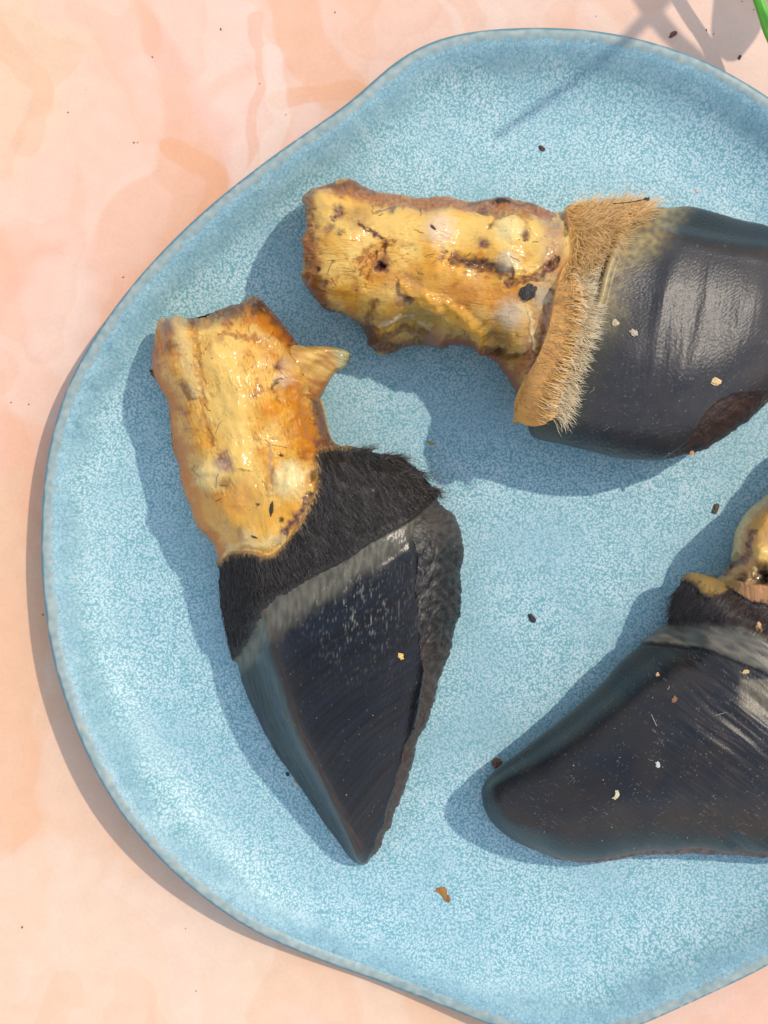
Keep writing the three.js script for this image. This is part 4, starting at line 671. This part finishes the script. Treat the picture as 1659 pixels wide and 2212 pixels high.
// ---------------------------------------------------------------- crumbs lying on the plate
{
  const list = [
    [1171, 321, 5.5, [92, 58, 48], 'reddish brown crumb alone on the plate above the mottled shank', { flat: 0.7 }],
    [1149, 1335, 7, [44, 48, 50], 'black seed-shaped crumb on the plate between the two claws', { long: 1.6, flat: 0.5, turn: 1 }],
    [1546, 1098, 8, [98, 82, 60], 'brown crumb in the shadow left of the cut shank', { long: 1.6, flat: 0.6, turn: 1.9 }],
    [1073, 1647, 11, [128, 92, 66], 'brown crumb touching the toe of the claw cut by the frame', { long: 1.1, flat: 0.6 }],
    [957, 1924, 9, [170, 120, 50], 'amber torn flake on the bare plate below the pointed claw', { long: 2, flat: 0.3, turn: 0.7, curl: 0.3 }],
    [968, 1941, 5, [150, 96, 40], 'small brown scrap beside the amber flake below the pointed claw', { long: 1.8, flat: 0.4, turn: 1.5 }],
    [931, 957, 3.6, [196, 170, 90], 'pale straw fleck on the plate right of the black hair', { long: 2.2, flat: 0.5, turn: 0.3 }],
    [621, 1672, 4, [40, 62, 50], 'dark green speck in the shadow left of the pointed claw', { flat: 0.6, turn: 1.3 }],
    [641, 1693, 5, [214, 214, 190], 'whitish sliver against the left wall of the pointed claw', { long: 2.4, flat: 0.5, turn: 0.7 }],
    [1506, 414, 4, [236, 206, 184], 'pale pinkish crumb on the plate above the broad claw', {}],
    [1636, 1925, 4, [190, 120, 96], 'reddish crumb near the right frame edge below the claws', {}],
    [309, 619, 4, [226, 190, 130], 'yellowish crumb just inside the upper left plate rim', {}],
  ];
  for (const [x, y, r, c, label, o] of list) add('crumb', lump(x, y, FLOOR - 0.0001, r * 0.85, lit(...c), o), M_.crumb, scene, { label, category: 'crumb' });
  const L = [];
  for (const [x, y] of [[188, 195], [294, 306], [300, 310], [1048, 168], [265, 600], [395, 2005], [1290, 35], [1530, 66], [1545, 71], [1630, 17], [1597, 6], [1455, 69], [60, 870], [28, 870], [150, 240], [420, 2140], [90, 1330], [560, 180], [330, 120], [480, 60], [720, 30], [620, 250], [45, 2000]]) L.push(lump(x + rr(-6, 6), y + rr(-4, 4), 0.00005, rr(0.7, 1.6), lit(110, 66, 50), { flat: 0.4 }));
  L.push(lump(1454, 74, 0.00005, 4.6, lit(120, 66, 50), { long: 2, flat: 0.3, turn: -0.7 }), lump(1598, 124, 0.00005, 3, lit(70, 46, 44), { long: 1.7, flat: 0.4 }));
  add('table_dust', merge(L), M_.crumb, scene, { kind: 'stuff', label: 'tiny brown specks of dust scattered on the peach tabletop', category: 'dust' });
}

// ---------------------------------------------------------------- cut greenery at the top right corner, mostly beyond the frame
{
  const green = new THREE.MeshPhysicalMaterial({ color: new THREE.Color().setRGB(...lit(96, 190, 30)), roughness: 0.4, clearcoat: 0.2 });
  const t = group('green_plant', 'bright green plant stem reaching into the top right corner', 'plant', [0.2, 0, -0.24]);
  const tube = (pts, r0, r1) => {
    const cv = new THREE.CatmullRomCurve3(pts.map((p) => new THREE.Vector3(...p))), g = new THREE.TubeGeometry(cv, 60, 1, 14), p = g.attributes.position;
    for (let i = 0; i < p.count; i++) { const k = Math.floor(i / 15) / 60, c = cv.getPointAt(k), r = lerp(r0, r1, k) * (1 + 0.06 * noise(k * 12, 3, 1)); p.setXYZ(i, c.x + (p.getX(i) - c.x) * r, c.y + (p.getY(i) - c.y) * r, c.z + (p.getZ(i) - c.z) * r); }
    g.computeVertexNormals(); return g;
  };
  const G = (px, py, h, y0 = 0) => { const w = P(px, py, y0); return [w[0] + SUNAZ[0] * COT * (h - y0), h, w[2] + SUNAZ[1] * COT * (h - y0)]; };   // the place at height h whose shade falls on a traced spot
  add('stem', tube([P(1560, -330, 0.03), P(1606, -120, 0.024), P(1633, -20, 0.02), P(1646, 20, 0.019), P(1662, 70, 0.0185), P(1682, 116, 0.019), P(1690, 136, 0.0195)], 0.0021, 0.0018), green, t);
  add('stem', tube([G(1360, -60, 0.09), G(1385, -12, 0.09), G(1415, 34, 0.09), G(1460, 88, 0.088), G(1520, 140, 0.086), G(1540, 158, 0.085)], 0.003, 0.0024), green, t);
  const leaf = (pts, w) => {                                // blade with a midrib fold and thickness
    const cv = new THREE.CatmullRomCurve3(pts.map((p) => new THREE.Vector3(...p))), pos = [], idx = [], nS = 50, nW = 8, c = new THREE.Vector3(), d = new THREE.Vector3(), s = new THREE.Vector3();
    for (const sd of [1, -1]) for (let i = 0; i <= nS; i++) { const u = i / nS; cv.getPointAt(u, c); cv.getTangentAt(u, d); s.set(0, 1, 0).cross(d).normalize(); for (let j = 0; j <= nW; j++) { const q = j / nW * 2 - 1, ww = w(u); pos.push(c.x + s.x * q * ww, c.y + 0.25 * ww * q * q + sd * 0.0004 * (1 - q * q), c.z + s.z * q * ww); } }
    const W = nW + 1, O = (nS + 1) * W;
    for (let i = 0; i < nS; i++) for (let j = 0; j < nW; j++) { const a = i * W + j; idx.push(a, a + 1, a + W, a + 1, a + W + 1, a + W, O + a, O + a + W, O + a + 1, O + a + 1, O + a + W, O + a + W + 1); }
    return geom(pos, idx);
  };
  add('leaf', leaf([G(1500, -90, 0.13), G(1460, -30, 0.135), G(1405, 32, 0.138), G(1345, 92, 0.140, 0.02), G(1240, 170, 0.142, 0.012), G(1150, 238, 0.144, 0.006), G(1075, 290, 0.146, 0.0055)], (u) => 0.0028 * (1 - 0.75 * u) + 0.0003), green, t);
  add('leaf', leaf([G(1640, -160, 0.05), G(1625, -60, 0.05), G(1605, 20, 0.048), G(1585, 80, 0.046), G(1572, 132, 0.045)], (u) => 0.0105 * Math.sqrt(Math.max(0.002, 1 - Math.pow(u, 3.2)))), green, t);
}

renderer.render(scene, camera);
